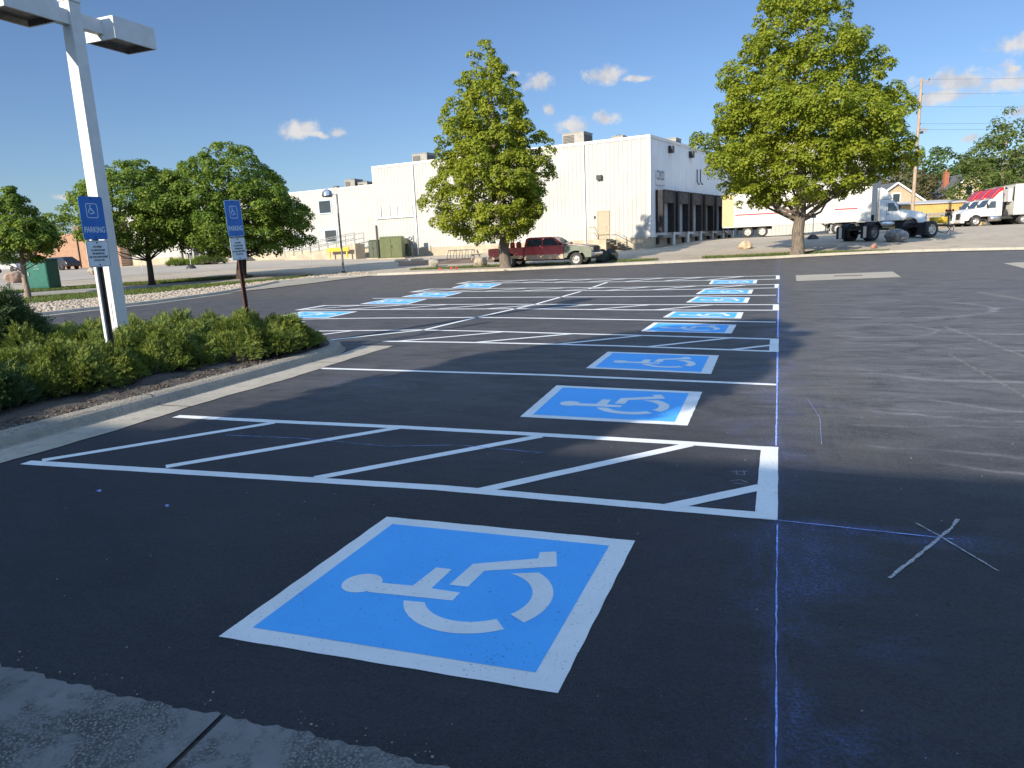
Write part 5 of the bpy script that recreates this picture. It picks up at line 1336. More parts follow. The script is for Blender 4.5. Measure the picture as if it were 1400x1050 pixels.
def house(label, px, py, d, w, dp, hw, hr, rz, chim=True, nm='gabled_house', wallc=(.50, .40, .24)):
    t = thing(nm, label, 'house', stand(px, py, d), rz, 'gabled houses behind the yellow shed')
    wm = mat('house_siding_%d' % px, wallc, tuple(x * .9 for x in wallc), 2, .7)
    M = MB(); M.add([(-w/2,-dp/2,-.5),(w/2,-dp/2,-.5),(w/2,dp/2,-.5),(-w/2,dp/2,-.5),(-w/2,-dp/2,hw),(w/2,-dp/2,hw),(w/2,dp/2,hw),(-w/2,dp/2,hw),(0,-dp/2,hr),(0,dp/2,hr)],[(0,1,5,8,4),(2,3,7,9,6),(1,2,6,5),(3,0,4,7)]); M.build('wall', wm, t)
    e = .35; k = (hr - hw) / (w / 2); M = MB(); th = .14
    for s in (1, -1):
        p = [(0, -dp/2-e, hr), (s*(w/2+e), -dp/2-e, hw-k*e), (s*(w/2+e), dp/2+e, hw-k*e), (0, dp/2+e, hr)]
        M.add([(x, y, z + .01) for x, y, z in p] + [(x, y, z + th) for x, y, z in p], [(0,1,2,3),(7,6,5,4),(0,4,5,1),(1,5,6,2),(2,6,7,3)])
    rf = M.build('roof', mat('slate_roof', (.12, .13, .14), (.085, .09, .10), 2, .8), t)
    M = MB()
    for s in (1, -1): M.beam((0, -dp/2-e-.02, hr + .02), (s*(w/2+e), -dp/2-e-.02, hw-k*e+.02), .08, .22)
    M.build('bargeboard', TRIM, t)
    if chim:
        M = MB(); M.box(-w*.32, -w*.32+.7, 0, .7, hw, hr + .55); M.box(-w*.32-.06, -w*.32+.76, -.06, .76, hr+.5501, hr+.68); M.lathe([(.14, hr+.68), (.14, hr+1.1), (0, hr+1.15)], 8, 'z', (-w*.32+.35, .35, 0)); M.build('chimney', mat('chimney_brick', (.36, .13, .07), (.26, .1, .06), 4, .9), rf)
    M = MB(); M.box(-.6, .6, -dp/2-.06, -dp/2-.001, hw-.3, hw+1.3); w_ = M.build('window', TRIM, t)
    M = MB(); M.box(-.45, .45, -dp/2-.075, -dp/2-.061, hw-.15, hw+1.15); M.build('pane', GLASS, w_)
house('yellow gabled house with a brick chimney behind the yellow shed', 1306, 284, 122, 6.2, 8, 5.0, 8.1, RAD(14))
house('dark roofed lower part of the house left of the brick chimney', 1290, 284, 128, 12, 5, 4.2, 6.4, RAD(100), False, 'house_wing')
house('tan gable end just above the white semi cab', 1207, 288, 105, 7.5, 8, 3.6, 6.2, RAD(16), False, wallc=(.42, .33, .22))
# the shop at the photographer's back, whose shade covers the foreground
t = thing('store_building', 'long low tan brick shop behind the photographer', 'shop', (2, -16.4, 0))
M = MB(); M.box(-42, 42, -4.5, 4.5, -.3, 5.6); M.build('wall', BR, t)
M = MB(); M.box(-42.15, 42.15, -4.65, 4.65, 5.6, 5.87); M.build('roof_edge', TRIM, t)
for k in range(7):
    x = -18 + 6 * k; M = MB(); M.box(x - 1.3, x + 1.3, 4.501, 4.56, .8, 2.9); w_ = M.build('window', TRIM, t); M = MB(); M.box(x - 1.2, x + 1.2, 4.561, 4.575, .9, 2.8); M.build('pane', GLASS, w_)
# ------------------------------------------------------------------ vehicles
TYRE = mat('tyre', (.045, .045, .045), (.028, .028, .028), 8, .85, .2)
RIMW = mat('white_rim', (.55, .53, .48), (.45, .43, .38), 5, .5, dirt=.2)
ALLOY = mat('alloy', (.55, .53, .5), (.45, .43, .4), 5, .35, 0, None, .6)
CHROME = mat('chrome', (.6, .6, .6), (.5, .5, .5), 3, .15, 0, None, .95)
TRUCKW = mat('white_truck_paint', (.60, .595, .57), (.56, .555, .53), 1, .3, coat=.4, dirt=.05)
TRL_W = mat('trailer_white', (.56, .545, .50), (.52, .505, .46), .6, .45, dirt=.06)
VGLASS = glass('vehicle_glass', (.03, .04, .045), .04)
CHASSIS = mat('chassis_black', (.035, .033, .032), (.02, .02, .02), 5, .7)

def wheel(par, x, y, r, w, rim, side, dual=False, name='wheel'):
    """tyre with a dished rim facing side (+1/-1) along y; the sub-part is the rim"""
    M = MB(); rr = r * .6; h = w / 2; yy = y
    M.lathe([(rr, -h * .9), (r * .93, -h), (r, -h * .75), (r, h * .75), (r * .93, h), (rr, h * .9)], 28, 'y', (x, yy, r))
    if dual: M.lathe([(rr, -h * .9), (r * .93, -h), (r, -h * .75), (r, h * .75), (r * .93, h), (rr, h * .9)], 28, 'y', (x, yy - side * w * 1.15, r))
    wh = M.build(name, TYRE, par)
    M = MB(); s = side
    M.lathe([(rr, s * h * .88), (rr * .93, s * h * .6), (rr * .72, s * h * .25), (rr * .45, s * h * .3), (rr * .38, s * h * .75), (0.0, s * h * .78)], 24, 'y', (x, yy, r)); 
    M.lathe([(rr * .99, -s * h * .6), (0, -s * h * .6)], 16, 'y', (x, yy, r))
    rm = M.build('rim', rim, wh)
    M = MB()
    for k in range(6):
        a = 2 * pi * k / 6; M.lathe([(rr * .13, 0), (rr * .13, s * .012), (0, s * .013)], 8, 'y', (x + rr * .72 * cos(a), yy + s * h * .33, r + rr * .72 * sin(a)))
    M.build('rim_holes', CHASSIS, rm) if False else M.add([], [])
    M.build('lugs', CHASSIS, wh)
    return wh

# --- old red pickup behind the maple. local x forward, y left
pr = place(697, 366, 45); pf = place(788.5, 363.8, 43.3); hd = atan2(pf.y - pr.y, pf.x - pr.x)
wb = hypot(pf.x - pr.x, pf.y - pr.y); k = wb / 3.65
t = thing('pickup_truck', 'dirty red crew-cab pickup with a mismatched grey-green front fender', 'pickup truck', ((pr.x + pf.x) / 2, (pr.y + pf.y) / 2, gz((pr.x + pf.x) / 2, (pr.y + pf.y) / 2)), hd)
# shift sideways so that the near wheels stand on the surveyed points
t.location += Vector((-sin(hd), cos(hd), 0)) * .85
RED = mat('faded_red', (.42, .055, .065), (.33, .042, .05), 2.5, .38, coat=.3, dirt=.35)
HOODR = mat('dark_red_hood', (.10, .018, .024), (.075, .014, .018), 2, .35, coat=.4)
GREENF = mat('primer_grey_green', (.15, .17, .13), (.12, .14, .105), 3, .6)
TANP = mat('tan_lower_paint', (.44, .33, .23), (.36, .27, .19), 3, .55, dirt=.3)
def P_(x): return x * k
XR, XF, R = -1.825, 1.825, .40
def arch(cx, r, z0, n=9, rev=False):
    A = [(cx + r * cos(RAD(180 - 180 * i / n)), z0 + r * sin(RAD(180 - 180 * i / n))) for i in range(n + 1)]
    return A[::-1] if rev else A
def lower(x0, x1, zlo, zhi, arches, top, hw):
    pts = [(x0, zlo)]
    for c in arches: pts += [(c - .5, zlo)] + [(a, max(z, zlo)) for a, z in arch(c, .49, .42)] + [(c + .5, zlo)]
    pts += [(x1, zlo)] + top
    return [(P_(x), z, hw) for x, z in pts]
M = MB(); M.slab(lower(-2.95, -.98, .55, 1.2, [XR], [(-.98, 1.24), (-2.95, 1.2)], .98)); bedo = M.build('bed', RED, t, None, .03)
M = MB(); M.box(P_(-2.9), P_(-1.02), -.84, .84, 1.205, 1.215); M.build('bed_liner', CHASSIS, bedo)
M = MB(); M.slab(lower(-.95, 1.18, .45, 1.2, [], [(1.18, 1.22), (-.95, 1.23)], .98)); M.build('cab', RED, t, None, .03)
M = MB(); M.slab(lower(1.2, 2.62, .5, 1.15, [XF], [(2.66, .85), (2.6, 1.12), (1.9, 1.2), (1.2, 1.24)], .985)); M.build('front_fender', GREENF, t, None, .03)
M = MB(); M.slab([(P_(1.15), 1.22, .93), (P_(2.55), 1.10, .88), (P_(2.6), 1.16, .82), (P_(2.0), 1.27, .84), (P_(1.15), 1.34, .86)]); M.build('hood', HOODR, t, None, .03)
M = MB(); M.slab([(P_(-.95), 1.225, .95), (P_(1.25), 1.235, .95), (P_(.62), 1.74, .74), (P_(.45), 1.78, .72), (P_(-.72), 1.79, .72), (P_(-.9), 1.72, .75)]); gh = M.build('greenhouse', RED, t, None, .025)
def side_glass(x0b, x1b, x0t, x1t, zb=1.27, zt=1.68):
    for s in (1, -1):
        M = MB()
        yb = s * (.95 - .23 * (zb - 1.225) / .56 + .006); yt = s * (.95 - .23 * (zt - 1.225) / .56 + .006)
        M.quad((P_(x0b), yb, zb), (P_(x1b), yb, zb), (P_(x1t), yt, zt), (P_(x0t), yt, zt)); M.build('side_window', VGLASS, gh)
side_glass(-.82, .0, -.74, .0); side_glass(.07, .98, .07, .55)
M = MB(); zs = lambda f: 1.27 + .43 * f
def ws(f, y): return (P_(1.25 - .63 * ((zs(f) - 1.235) / .505)) + .008, y * (.92 - .2 * f), zs(f))
M.quad(ws(0, -.9), ws(0, .9), ws(.95, .9), ws(.95, -.9)); M.build('windshield', VGLASS, gh)
M = MB(); M.quad((P_(-.955), -.75, 1.27), (P_(-.955), .75, 1.27), (P_(-.92), .62, 1.66), (P_(-.92), -.62, 1.66)); M.build('rear_window', VGLASS, gh)
for s in (1, -1):
    M = MB(); M.box(P_(-2.94), P_(-.99), s * .983 - .004, s * .983 + .004, .56, .72); M.box(P_(-.93), P_(1.17), s * .983 - .004, s * .983 + .004, .46, .74); M.build('lower_trim', TANP, t)
    M = MB(); M.box(P_(-.03), P_(-.02), s * .981 - .003, s * .981 + .003, .5, 1.22); M.box(P_(-.06), P_(.0), s * .985 - .01, s * .985 + .01, 1.05, 1.09); M.box(P_(-.9), P_(-.84), s * .985 - .01, s * .985 + .01, 1.05, 1.09); M.build('door_trim', CHASSIS, t)
    M = MB(); M.slab([(P_(1.0), 1.25, .09), (P_(1.12), 1.25, .09), (P_(1.1), 1.42, .09), (P_(1.02), 1.42, .09)], 0, s * 1.08); M.build('mirror', CHASSIS, t, None, .02)
    M = MB(); M.box(P_(2.6), P_(2.67), s * .74 - .17, s * .74 + .17, .86, 1.08); M.build('headlight', mat('amber_lens', (.55, .35, .22), (.5, .42, .36), 5, .2), t, None, .02)
    M = MB(); M.box(P_(-2.975), P_(-2.95), s * .88 - .08, s * .88 + .08, .8, 1.15); M.build('tail_light', mat('red_lens', (.35, .01, .01), None, 3, .2), t)
M = MB(); M.box(P_(2.62), P_(2.69), -.56, .56, .84, 1.1); M.build('grille', CHASSIS, t)
M = MB(); M.slab([(P_(2.6), .55, .98), (P_(2.78), .58, .9), (P_(2.8), .74, .9), (P_(2.6), .8, .98)]); M.build('front_bumper', CHROME, t, None, .03)
M = MB(); M.slab([(P_(-3.1), .55, .95), (P_(-2.96), .55, .97), (P_(-2.96), .72, .97), (P_(-3.1), .72, .95)]); M.build('rear_bumper', CHROME, t, None, .03)
M = MB(); M.box(P_(-2.8), P_(2.5), -.6, .6, .38, .58); M.build('frame', CHASSIS, t)
for x in (XR, XF):
    for s in (1, -1): wheel(t, P_(x), s * .84, R, .26, ALLOY, s)
for i, (x, c) in enumerate(((-1.35, (.42, .03, .03)), (-1.7, (.36, .02, .03)))):
    o = MB(); o.box(-.14, .14, -.1, .1, 0, .3); o.box(-.1, .1, -.03, .03, .3001, .36); o.lathe([(.035, .3), (.03, .4), (0, .41)], 8, 'z', (.09, .0, .06))
    ob = o.build('fuel_can', mat('can_red_%d' % i, c, None, 4, .4), None, t.matrix_basis @ Vector((P_(x), -.55, 1.22)) if False else t.location + Matrix.Rotation(hd, 3, 'Z') @ Vector((P_(x), -.6, 1.216)), .02)
    ob.rotation_euler = (0, 0, hd + .2 * i); tag(ob, ('red fuel can in the pickup bed nearest the cab', 'red fuel can in the pickup bed beside the maple trunk')[i], 'fuel can', 'red fuel cans in the pickup bed')

# --- road tractor. origin on the ground under the steering axle, x forward
def tractor(label, loc, hd, group, red=False, sleeper=False):
    t = thing('semi_tractor', label, 'semi tractor', loc, hd, group)
    M = MB(); M.slab([(-.95, .95, 1.02), (-.62, .95, 1.02)] + [(a, z, 1.02) for a, z in [(.62 * cos(RAD(180 - 20 * i)), .52 + .62 * sin(RAD(180 - 20 * i))) for i in range(2, 9)]] + [(.62, .6, 1.02), (1.28, .55, .98), (1.34, .8, .95), (1.25, 1.35, .82), (.95, 1.58, .78), (-.2, 1.82, .82), (-.95, 1.9, .98)]); M.build('hood', TRUCKW, t, None, .06, 3)
    M = MB(); M.box(1.3, 1.36, -.55, .55, .75, 1.35); M.build('grille', CHASSIS, t)
    M = MB(); M.slab([(1.05, .35, 1.1), (1.42, .38, 1.0), (1.44, .62, 1.0), (1.05, .68, 1.1)]); M.build('bumper', CHROME if not red else TRUCKW, t, None, .04)
    xb = -2.35 if not sleeper else -3.0
    M = MB(); M.slab([(-.72, .95, 1.08), (-.72, 1.86, 1.07), (-1.22, 2.62, .95), (-1.6, 2.74, .95), (xb, 2.76, 1.0), (xb, .95, 1.1)]); cab = M.build('cab', TRUCKW, t, None, .06, 3)
    M = MB()
    for s in (1, -1): 
        f = lambda z: s * (1.075 - .12 * max(0, (z - 1.86) / .8) + .012)
        M.quad((-.95, f(1.75), 1.78), (-1.75, f(1.75), 1.78), (-1.75, f(2.45), 2.45), (-1.3, f(2.45), 2.45))
    M.build('side_window', VGLASS, cab)
    M = MB(); M.quad((-.712, -.93, 1.93), (-.712, .93, 1.93), (-1.165, .84, 2.58), (-1.165, -.84, 2.58))
    M.v = [(x + .03, y, z) for x, y, z in M.v]; M.build('windshield', VGLASS, cab)
    M = MB()
    for s in (1, -1): M.box(-1.86, -1.84, s * 1.088 - .004, s * 1.088 + .004, 1.0, 2.5); M.box(-1.78, -1.66, s * 1.092 - .008, s * 1.092 + .012, 1.5, 1.56)
    M.build('door_trim', CHASSIS, cab)
    # roof fairing
    M = MB(); pf_ = [(-1.35, 2.765, .86), (-1.5, 3.05, .88), (-1.75, 3.4, .9), (-2.05, 3.68, .92), (xb, 3.82, .94), (xb, 2.765, .96)]
    M.slab(pf_); fr = M.build('roof_fairing', TRUCKW, t, None, .05, 3)
    if red:
        M = MB(); R_ = mat('fairing_red', (.48, .012, .014), (.42, .01, .012), 1.5, .3, coat=.5)
        for a, b in zip(pf_[:4], pf_[1:5]):
            M.quad((a[0] + .012, -a[2] * .97, a[1] + .012), (a[0] + .012, a[2] * .97, a[1] + .012), (b[0] + .012, b[2] * .97, b[1] + .014), (b[0] + .012, -b[2] * .97, b[1] + .014))
        for s in (1, -1):
            M.add([(p[0], s * (p[2] + .008), p[1]) for p in pf_[:5]] + [(xb, s * .948, 3.5), (-2.0, s * .93, 3.3), (-1.7, s * .9, 2.95), (-1.6, s * .88, 2.78)], [tuple(range(9))])
        M.build('red_stripe', R_, fr)
    for s in (1, -1):
        M = MB(); M.slab([(-.95, 1.85, .05), (-.82, 1.85, .05), (-.82, 2.25, .05), (-.95, 2.25, .05)], 0, s * 1.3); M.beam((-.9, s * 1.05, 2.0), (-.9, s * 1.28, 2.0), .04, .04); M.build('mirror', CHASSIS, t, None, .02)
        M = MB(); M.lathe([(0, -2.15), (.31, -2.15), (.31, -.95), (0, -.95)], 18, 'x', (-.45, s * .82, .72)) if sleeper else M.lathe([(0, -2.35), (.29, -2.35), (.29, -1.15), (0, -1.15)], 18, 'x', (0, s * .82, .72)); M.build('fuel_tank', CHROME, t)
        M = MB(); M.box(1.18, 1.3, s * .78 - .14, s * .78 + .14, .95, 1.2); M.build('headlight', mat('clear_lens', (.5, .52, .55), None, 3, .1), t, None, .02)
        wheel(t, 0, s * .98, .5, .3, ALLOY, s)
        for x in (-4.35, -5.65): wheel(t, x, s * .93, .5, .28, ALLOY, s, True)
        M = MB(); M.box(-6.5, -6.46, s * .95 - .3, s * .95 + .3, .3, .95); M.build('mud_flap', BLACKR, t)
    M = MB(); M.box(-6.5, 1.0, -.48, -.3, .62, .95); M.box(-6.5, 1.0, .3, .48, .62, .95); M.box(-6.4, -6.3, -.299, .299, .62, .9)
    for x in (0, -4.35, -5.65): M.tube([(x, -.9, .5), (x, .9, .5)], .09, 8)
    M.build('chassis', CHASSIS, t)
    M = MB(); M.box(-5.5, -4.5, -.45, .45, .951, 1.1); M.build('fifth_wheel', CHASSIS, t, None, .03)
    M = MB(); M.lathe([(.09, 1.0), (.09, 3.6), (.07, 3.75)], 10, 'z', (xb - .18, -.75, 0)); M.build('exhaust_stack', CHROME, t)
    M = MB(); M.box(xb - .7, xb - .35, -.5, .5, 1.0, 1.55); M.build('battery_box', CHASSIS, t)
    return t

def trailer(label, loc, hd, L, group, text=False, black=False):
    """origin on the ground under the rear doors, x forward"""
    t = thing('semi_trailer', label, 'semi trailer', loc, hd, group)
    zb, zt, w = 1.08, 3.98, 1.28
    M = MB(); M.box(0, L, -w, w, zb, zt); bx = M.build('box', TRL_W, t, None, .02)
    M = MB()
    n = int(L / .6)
    for s in (1, -1):
        M = MB()
        for k_ in range(n): x = .3 + k_ * (L - .5) / n; M.box(x, x + .03, s * w - .012, s * w + .012, zb + .1, zt - .1)
        M.build('side_posts', TRL_W, bx)
    M = MB(); M.box(-.02, L + .02, -w - .02, w + .02, zb - .12, zb - .001); M.box(-.02, L + .02, -w - .02, w + .02, zt + .001, zt + .06); M.build('rails', mat('alu_rail', (.5, .49, .46), (.4, .39, .36), 4, .45, 0, None, .3), t)
    if text:
        M = MB()
        for xa, xb_, za in ((1.1, L - 6.3, 2.02), (L - 2.9, L - 1.1, 2.05)):
            M = MB(); M.box(xa, xb_, -w - .018, -w - .014, za, za + .1); M.build('red_stripe', mat('stripe_red', (.35, .03, .06), None, 3, .5), bx)
        M = MB(); G_ = mat('grey_letters', (.34, .33, .34), (.28, .27, .28), 3, .6)
        add_text(M, 'CWD', .62, (3.0, -w - .018, 2.62), (1, 0, 0), (0, 0, 1), width=1.25)
        add_text(M, "FOOD. IT'S WHAT", .36, (6.2, -w - .018, 2.5), (1, 0, 0), (0, 0, 1)); add_text(M, 'We Do', .5, (9.0, -w - .018, 2.5), (1, 0, 0), (0, 0, 1), width=1.2)
        M.build('lettering', G_, bx)
        M = MB(); M.box(L - 2.95, L - 2.92, -w - .014, -w - .004, 1.2, 3.7); M.box(L - 1.08, L - 1.05, -w - .014, -w - .004, 1.2, 3.7); M.box(5.9 + 2.0, 5.93 + 2.0, -w - .014, -w - .004, 1.2, 3.6); M.build('side_door', mat('seam_grey', (.3, .28, .25), None, 4, .6), bx)
        M = MB(); M.box(-.05, .95, -w - .016, w + .016, zb + .02, zt - .02); M.build('tan_end', mat('tan_panel', (.50, .40, .22), (.44, .35, .19), 2, .6), bx)
    if black:
        M = MB(); M.add([(L + .013, -w * .95, zb + .3), (L + .013, -w * .55, zb + .3), (L + .013, -w * .3, 2.6), (L + .013, -w * .5, zt - .2), (L + .013, -w * .95, zt - .1)], [(0, 1, 2, 3, 4)]); M.add([(L + .013, w * .95, zb + 1.2), (L + .013, w * .6, zb + 1.4), (L + .013, w * .7, zt - .3), (L + .013, w * .95, zt - .1)], [(3, 2, 1, 0)])
        M.box(L - 1.3, L - .6, -w - .02, -w - .004, 1.9, zt - .1); M.build('dark_band', CHASSIS, bx)
        M = MB(); M.box(L + .002, L + .35, -.7, .7, 2.3, 3.6); M.build('reefer_unit', TRUCKW, t, None, .06)
    for s in (1, -1):
        for x in (2.2, 3.45): wheel(t, x, s * .98, .5, .28, RIMW, s, True)
        M = MB(); x = L - 3.1; M.box(x - .09, x + .09, s * .85 - .09, s * .85 + .09, .25, zb - .121); M.box(x - .2, x + .2, s * .85 - .18, s * .85 + .18, .06, .249); M.beam((x, s * .85, .45), (x - .7, s * .5, zb - .13), .07, .07); M.build('landing_leg', ZINC, t)
        M = MB(); M.box(1.2, 1.24, s * .95 - .32, s * .95 + .32, .3, .9); M.build('mud_flap', BLACKR, t)
    M = MB(); M.box(1.3, 4.3, -.5, -.36, .7, zb - .121); M.box(1.3, 4.3, .36, .5, .7, zb - .121)
    for x in (2.2, 3.45): M.tube([(x, -.9, .5), (x, .9, .5)], .08, 8)
    M.box(.02, .14, -1.1, 1.1, .5, .62); M.box(.04, .12, -.8, -.68, .621, zb - .121); M.box(.04, .12, .68, .8, .621, zb - .121)
    M.build('running_gear', CHASSIS, t)
    return t

# the white rig across the yard
a = stand(1022, 325, 67); b = stand(1243, 315.6, 62.5); d = b - a; hd = atan2(d.y, d.x)
u = Vector((cos(hd), sin(hd), 0)); lft = Vector((-sin(hd), cos(hd), 0))
base = a + lft * 1.0
S_len = hypot(d.x, d.y)
print('rig wheelspan', S_len)
o0 = base - u * 2.2; o0.z = gz(a.x, a.y)
trl_len = S_len + 2.2 - 3.05
trailer('white semi-trailer with a thin red stripe backed towards the docks behind the tall maple', o0, hd, trl_len, None, True)
o1 = base + u * S_len; o1.z = gz(b.x, b.y)
tractor('white day-cab semi tractor hitched to the red-striped trailer', o1, hd, None)
# red and white trucks parked in a row at the right
st = stand(1333, 310, 75.5)
hr = atan2(RH.y, RH.x) + pi - RAD(14)
ur = Vector((cos(hr), sin(hr), 0)); lr = Vector((-sin(hr), cos(hr), 0))
names = ('white tractor with a red roof fairing, nearest of the row at the right edge', 'white tractor with a red roof fairing, second of the row at the right', 'red-faired tractor farthest back in the row at the right')
tn = ('white trailer with a dark band behind the nearest red-faired tractor', 'white trailer with a dark band behind the second red-faired tractor', 'white trailer behind the farthest red-faired tractor')
for i in range(3):
    c = st - lr * (1.0 + 3.5 * i) - ur * (.3 * i); c.z = gz(c.x, c.y)
    tractor(names[i], c, hr, 'red and white tractors parked in a row', True, False)
    q = c - ur * (12.6 + 3.3); q.z = gz(q.x, q.y)
    trailer(tn[i], q, hr, 12.6, 'white trailers parked in a row', False, True)

# converter dollies on the slope
def dolly(label, px, py, d, hd, shade, yellow):
    b = stand(px, py, d); t = thing('converter_dolly', label, 'trailer dolly', b + Vector((-sin(hd), cos(hd), 0)) * .95, hd, 'converter dollies parked on the drive')
    rim = RIMW if yellow else mat('dull_rim', (.24, .22, .2), (.17, .16, .15), 5, .6)
    for s in (1, -1):
        wheel(t, 0, s * .93, .53, .28, rim, s, True)
        M = MB(); M.box(-.78, -.73, s * .92 - .32, s * .92 + .32, .18, 1.0); fl = M.build('mud_flap', BLACKR, t)
        if not yellow:
            M = MB(); M.box(-.795, -.781, s * .92 - .1, s * .92 + .12, .22, .95); M.build('white_decal', TRIM, fl)
        M = MB(); M.beam((-.4, s * .42, .78), (1.0, s * .42, .78), .1, .16); M.beam((1.0, s * .42, .78), (2.9, s * .06, .70), .1, .14); M.build('tongue_beam', CHASSIS, t)
        M = MB(); n = 8; A = [(-.62 * cos(pi * j / n), .53 + .62 * sin(pi * j / n)) for j in range(1, n)]
        for (x0, z0), (x1, z1) in zip(A, A[1:]): M.add([(x0, s * .6, z0), (x0, s * 1.22, z0), (x1, s * 1.22, z1), (x1, s * .6, z1), (x0, s * .6, z0 + .02), (x0, s * 1.22, z0 + .02), (x1, s * 1.22, z1 + .02), (x1, s * .6, z1 + .02)], [(3, 2, 1, 0), (4, 5, 6, 7), (0, 1, 5, 4), (2, 3, 7, 6)])
        if not yellow: M.build('fender', BLACKR, t)
    M = MB(); M.tube([(0, -.9, .53), (0, .9, .53)], .09, 8); M.box(-.75, .6, -.4, .4, .7, .84); M.build('axle', CHASSIS, t)
    M = MB(); M.box(-.5, .45, -.42, .42, .85, 1.0); M.add([(.45, -.42, 1.0), (.45, .42, 1.0), (-.5, .42, 1.0), (-.5, -.42, 1.0)], [(0, 1, 2, 3)]); M.build('fifth_wheel', CHASSIS, t, None, .03)
    M = MB(); M.lathe([(.1, -.02), (.1, .02)], 12, 'z', (3.0, 0, .70)); M.tube([(2.85, 0, .66), (2.85, 0, .05)], .04, 8); M.build('hitch', ZINC, t)
    if yellow:
        for x in (.75, 1.55):
            M = MB(); M.box(x, x + .38, -.5, -.1, .88, 1.3); M.box(x + .06, x + .3, -.56, -.501, .95, 1.12); M.build('yellow_bracket', YEL, t, None, .03)
        M = MB()
        for j in range(5):
            x = 1.9 + .22 * j; y = -.2 + .1 * j
            M.tube([(x, y, .7), (x + .05, y - .05, 1.3), (x + .2, y, 1.75), (x + .4, y + .1, 1.6), (x + .45, y + .1, 1.0)], .025, 5)
        M.tube([(.6, -.6, .95), (.9, -.75, .35), (1.6, -.7, .2), (2.2, -.5, .5)], .025, 5); M.tube([(2.0, -.4, .7), (2.3, -.5, .35), (2.7, -.3, .3), (3.0, -.1, .6)], .025, 5)
        M.build('air_hoses', CHASSIS, t)
        M = MB()
        for j in range(3): M.lathe([(.06, 0), (.09, .05), (.06, .1), (0, .11)], 10, 'y', (2.1 + .3 * j, -.25, 1.72))
        M.build('gladhands', mat('red_fitting', (.3, .03, .05), None, 4, .5), t)
        M = MB(); M.beam((2.3, 0, .7), (2.3, 0, 1.5), .06, .06); M.beam((2.75, .1, .7), (2.75, .1, 1.4), .06, .06); M.build('hose_stand', ZINC, t)
    return t
hd1 = atan2(RH.y, RH.x) + RAD(8)
dolly('dark converter dolly with black fenders in the shade of the tall maple', 1193, 329, 48, hd1 + RAD(20), True, False)
dolly('converter dolly with pale rims and yellow brackets in front of the red trucks', 1272, 324.5, 48, hd1 + RAD(10), False, True)
# stack of pale planks behind the rig's hood
c = stand(1287, 300, 80); t = thing('lumber_stack', 'stack of pale grey planks in front of the yellow shed', 'planks', c, hd1)
for j in range(4):
    M = MB(); M.box(-2.6 + .1 * j, 2.5 - .15 * j, -.5, .5, .25 + .36 * j, .55 + .36 * j); M.build('plank_bundle', PWOOD, t, None, .01)

# ------------------------------------------------------------------ sky, sun, camera
AZ, EL = 200.0, 23.3      # sun behind the photographer's left shoulder
SUN = Vector((sin(RAD(AZ)) * cos(RAD(EL)), cos(RAD(AZ)) * cos(RAD(EL)), sin(RAD(EL))))
L = bpy.data.lights.new('sun', 'SUN'); L.energy = 4.9; L.angle = RAD(.55); L.color = (1.0, .90, .74)
so = bpy.data.objects.new('sun', L); COL.objects.link(so); so.rotation_euler = SUN.to_track_quat('Z', 'Y').to_euler(); so.location = (0, -20, 30)
W = bpy.data.worlds.new('World'); SC.world = W; W.use_nodes = True; nt = W.node_tree; nt.nodes.clear()
sky = nt.nodes.new('ShaderNodeTexSky'); sky.sky_type = 'NISHITA'; sky.sun_disc = False; sky.sun_elevation = RAD(EL); sky.sun_rotation = RAD(AZ); sky.altitude = 300; sky.air_density = 1.0; sky.dust_density = .6; sky.ozone_density = 2.2
bg = nt.nodes.new('ShaderNodeBackground'); bg.inputs['Strength'].default_value = .05
out = nt.nodes.new('ShaderNodeOutputWorld')
tc = nt.nodes.new('ShaderNodeTexCoord').outputs['Generated']
CL = [(406,178,32,17),(461,182,13,8),(432,185,22,6),(735,113,30,15),(752,150,14,9),(822,103,34,15),(868,107,26,5),(783,172,30,13),(828,160,24,12),(700,100,14,5),
      (1318,108,70,19),(1288,128,52,13),(1372,116,34,12),(1405,55,46,18),(1392,150,20,8),(92,270,20,5),(1212,153,10,8),(1222,172,10,6),(1262,178,9,5),(1330,185,16,8),(1385,95,12,5),(-150,120,60,22),(1600,140,90,30),(560,-140,80,26),(1150,-200,110,30)]
def dirv(px, py): return ray(px, py).normalized()
mind = None
warp = nt.nodes.new('ShaderNodeTexNoise'); warp.inputs['Scale'].default_value = 26; warp.inputs['Detail'].default_value = 3; nt.links.new(tc, warp.inputs['Vector'])
wv = nt.nodes.new('ShaderNodeVectorMath'); wv.operation = 'MULTIPLY_ADD'; nt.links.new(warp.outputs['Color'], wv.inputs[0]); wv.inputs[1].default_value = (.02, .02, .02)
wa = nt.nodes.new('ShaderNodeVectorMath'); wa.operation = 'ADD'; nt.links.new(tc, wa.inputs[0]); wa.inputs[1].default_value = (-.01, -.01, -.01); nt.links.new(wa.outputs[0], wv.inputs[2])
low = None
for x, y, w, h in CL:
    c = dirv(x, y); r = c.cross(Vector((0, 0, 1))).normalized(); r = r if r.dot(RV) > 0 else -r; up = r.cross(c).normalized(); up = up if up.z > 0 else -up
    def D(v, s):
        n = nt.nodes.new('ShaderNodeVectorMath'); n.operation = 'DOT_PRODUCT'; nt.links.new(wv.outputs[0], n.inputs[0]); n.inputs[1].default_value = tuple(v * s); return n.outputs['Value']
    a = D(r, FPX / w); b_ = D(up, FPX / h)
    s2 = mth(nt, 'SQRT', mth(nt, 'ADD', mth(nt, 'MULTIPLY', a, a), mth(nt, 'MULTIPLY', b_, b_)))
    mind = s2 if mind is None else mth(nt, 'MINIMUM', mind, s2)
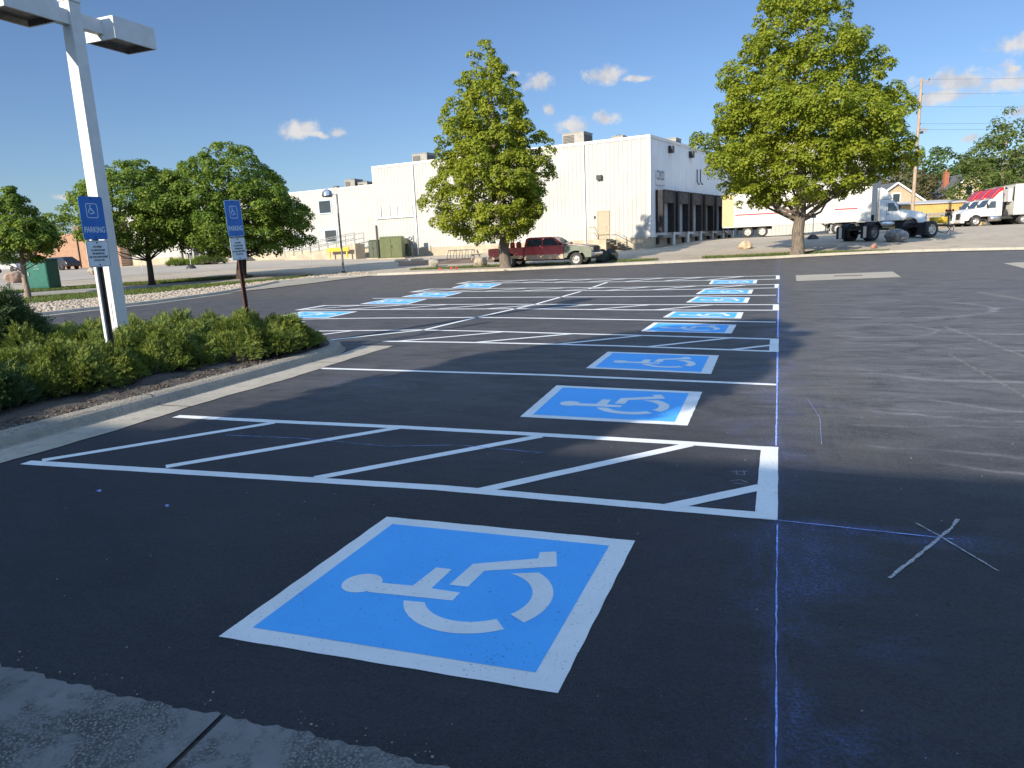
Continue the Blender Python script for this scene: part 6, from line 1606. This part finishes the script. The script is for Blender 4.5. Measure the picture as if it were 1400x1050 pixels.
cn = nt.nodes.new('ShaderNodeTexNoise'); cn.inputs['Scale'].default_value = 42; cn.inputs['Detail'].default_value = 10; cn.inputs['Roughness'].default_value = .68; nt.links.new(tc, cn.inputs['Vector'])
field = mth(nt, 'ADD', mth(nt, 'SUBTRACT', 1.0, mind), mth(nt, 'MULTIPLY_ADD', cn.outputs['Fac'], 2.1, -1.02))
cov = sstep(nt, field, .18, .85)
cn2 = nt.nodes.new('ShaderNodeTexNoise'); cn2.inputs['Scale'].default_value = 34; cn2.inputs['Detail'].default_value = 6
mp = nt.nodes.new('ShaderNodeMapping'); mp.inputs['Location'].default_value = tuple(-SUN * .02 + Vector((0, 0, .012))); nt.links.new(tc, mp.inputs['Vector']); nt.links.new(mp.outputs[0], cn2.inputs['Vector'])
tone = sstep(nt, cn2.outputs['Fac'], .35, .62)
ccol = mixc(nt, tone, (6.6, 7.0, 7.8), (9.6, 9.3, 9.0))
# deep blue ahead; unseen added glow overhead and behind, to fill the shade
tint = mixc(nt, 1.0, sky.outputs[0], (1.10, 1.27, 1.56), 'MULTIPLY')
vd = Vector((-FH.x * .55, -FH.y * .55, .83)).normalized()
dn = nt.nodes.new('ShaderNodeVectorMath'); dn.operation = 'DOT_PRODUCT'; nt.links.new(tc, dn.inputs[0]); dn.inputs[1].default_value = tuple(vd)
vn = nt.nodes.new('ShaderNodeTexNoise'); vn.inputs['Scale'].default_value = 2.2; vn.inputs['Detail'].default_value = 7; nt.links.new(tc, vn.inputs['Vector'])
fill_glow = mth(nt, 'MULTIPLY', sstep(nt, dn.outputs['Value'], .40, .72), mth(nt, 'MULTIPLY_ADD', vn.outputs['Fac'], .6, .7))
skyc = mixc(nt, mth(nt, 'MINIMUM', fill_glow, 1.0), tint, (6.6, 10.4, 16.8))
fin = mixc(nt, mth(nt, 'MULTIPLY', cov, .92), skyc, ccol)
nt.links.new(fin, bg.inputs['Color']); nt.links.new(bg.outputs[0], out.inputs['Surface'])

cd = bpy.data.cameras.new('camera'); cam = bpy.data.objects.new('camera', cd); COL.objects.link(cam)
cd.sensor_fit = 'HORIZONTAL'; cd.sensor_width = 36; cd.lens = FPX / 1400 * 36; cd.clip_end = 5000; cd.clip_start = .05
m3 = Matrix((RV, UV, -FV)).transposed(); cam.matrix_world = Matrix.Translation(CAM) @ m3.to_4x4()
SC.camera = cam
SC.view_settings.view_transform = 'Standard'; SC.view_settings.look = 'None'; SC.view_settings.gamma = 1; SC.view_settings.exposure = .76
SC.cycles.max_bounces = 6; SC.cycles.transparent_max_bounces = 6
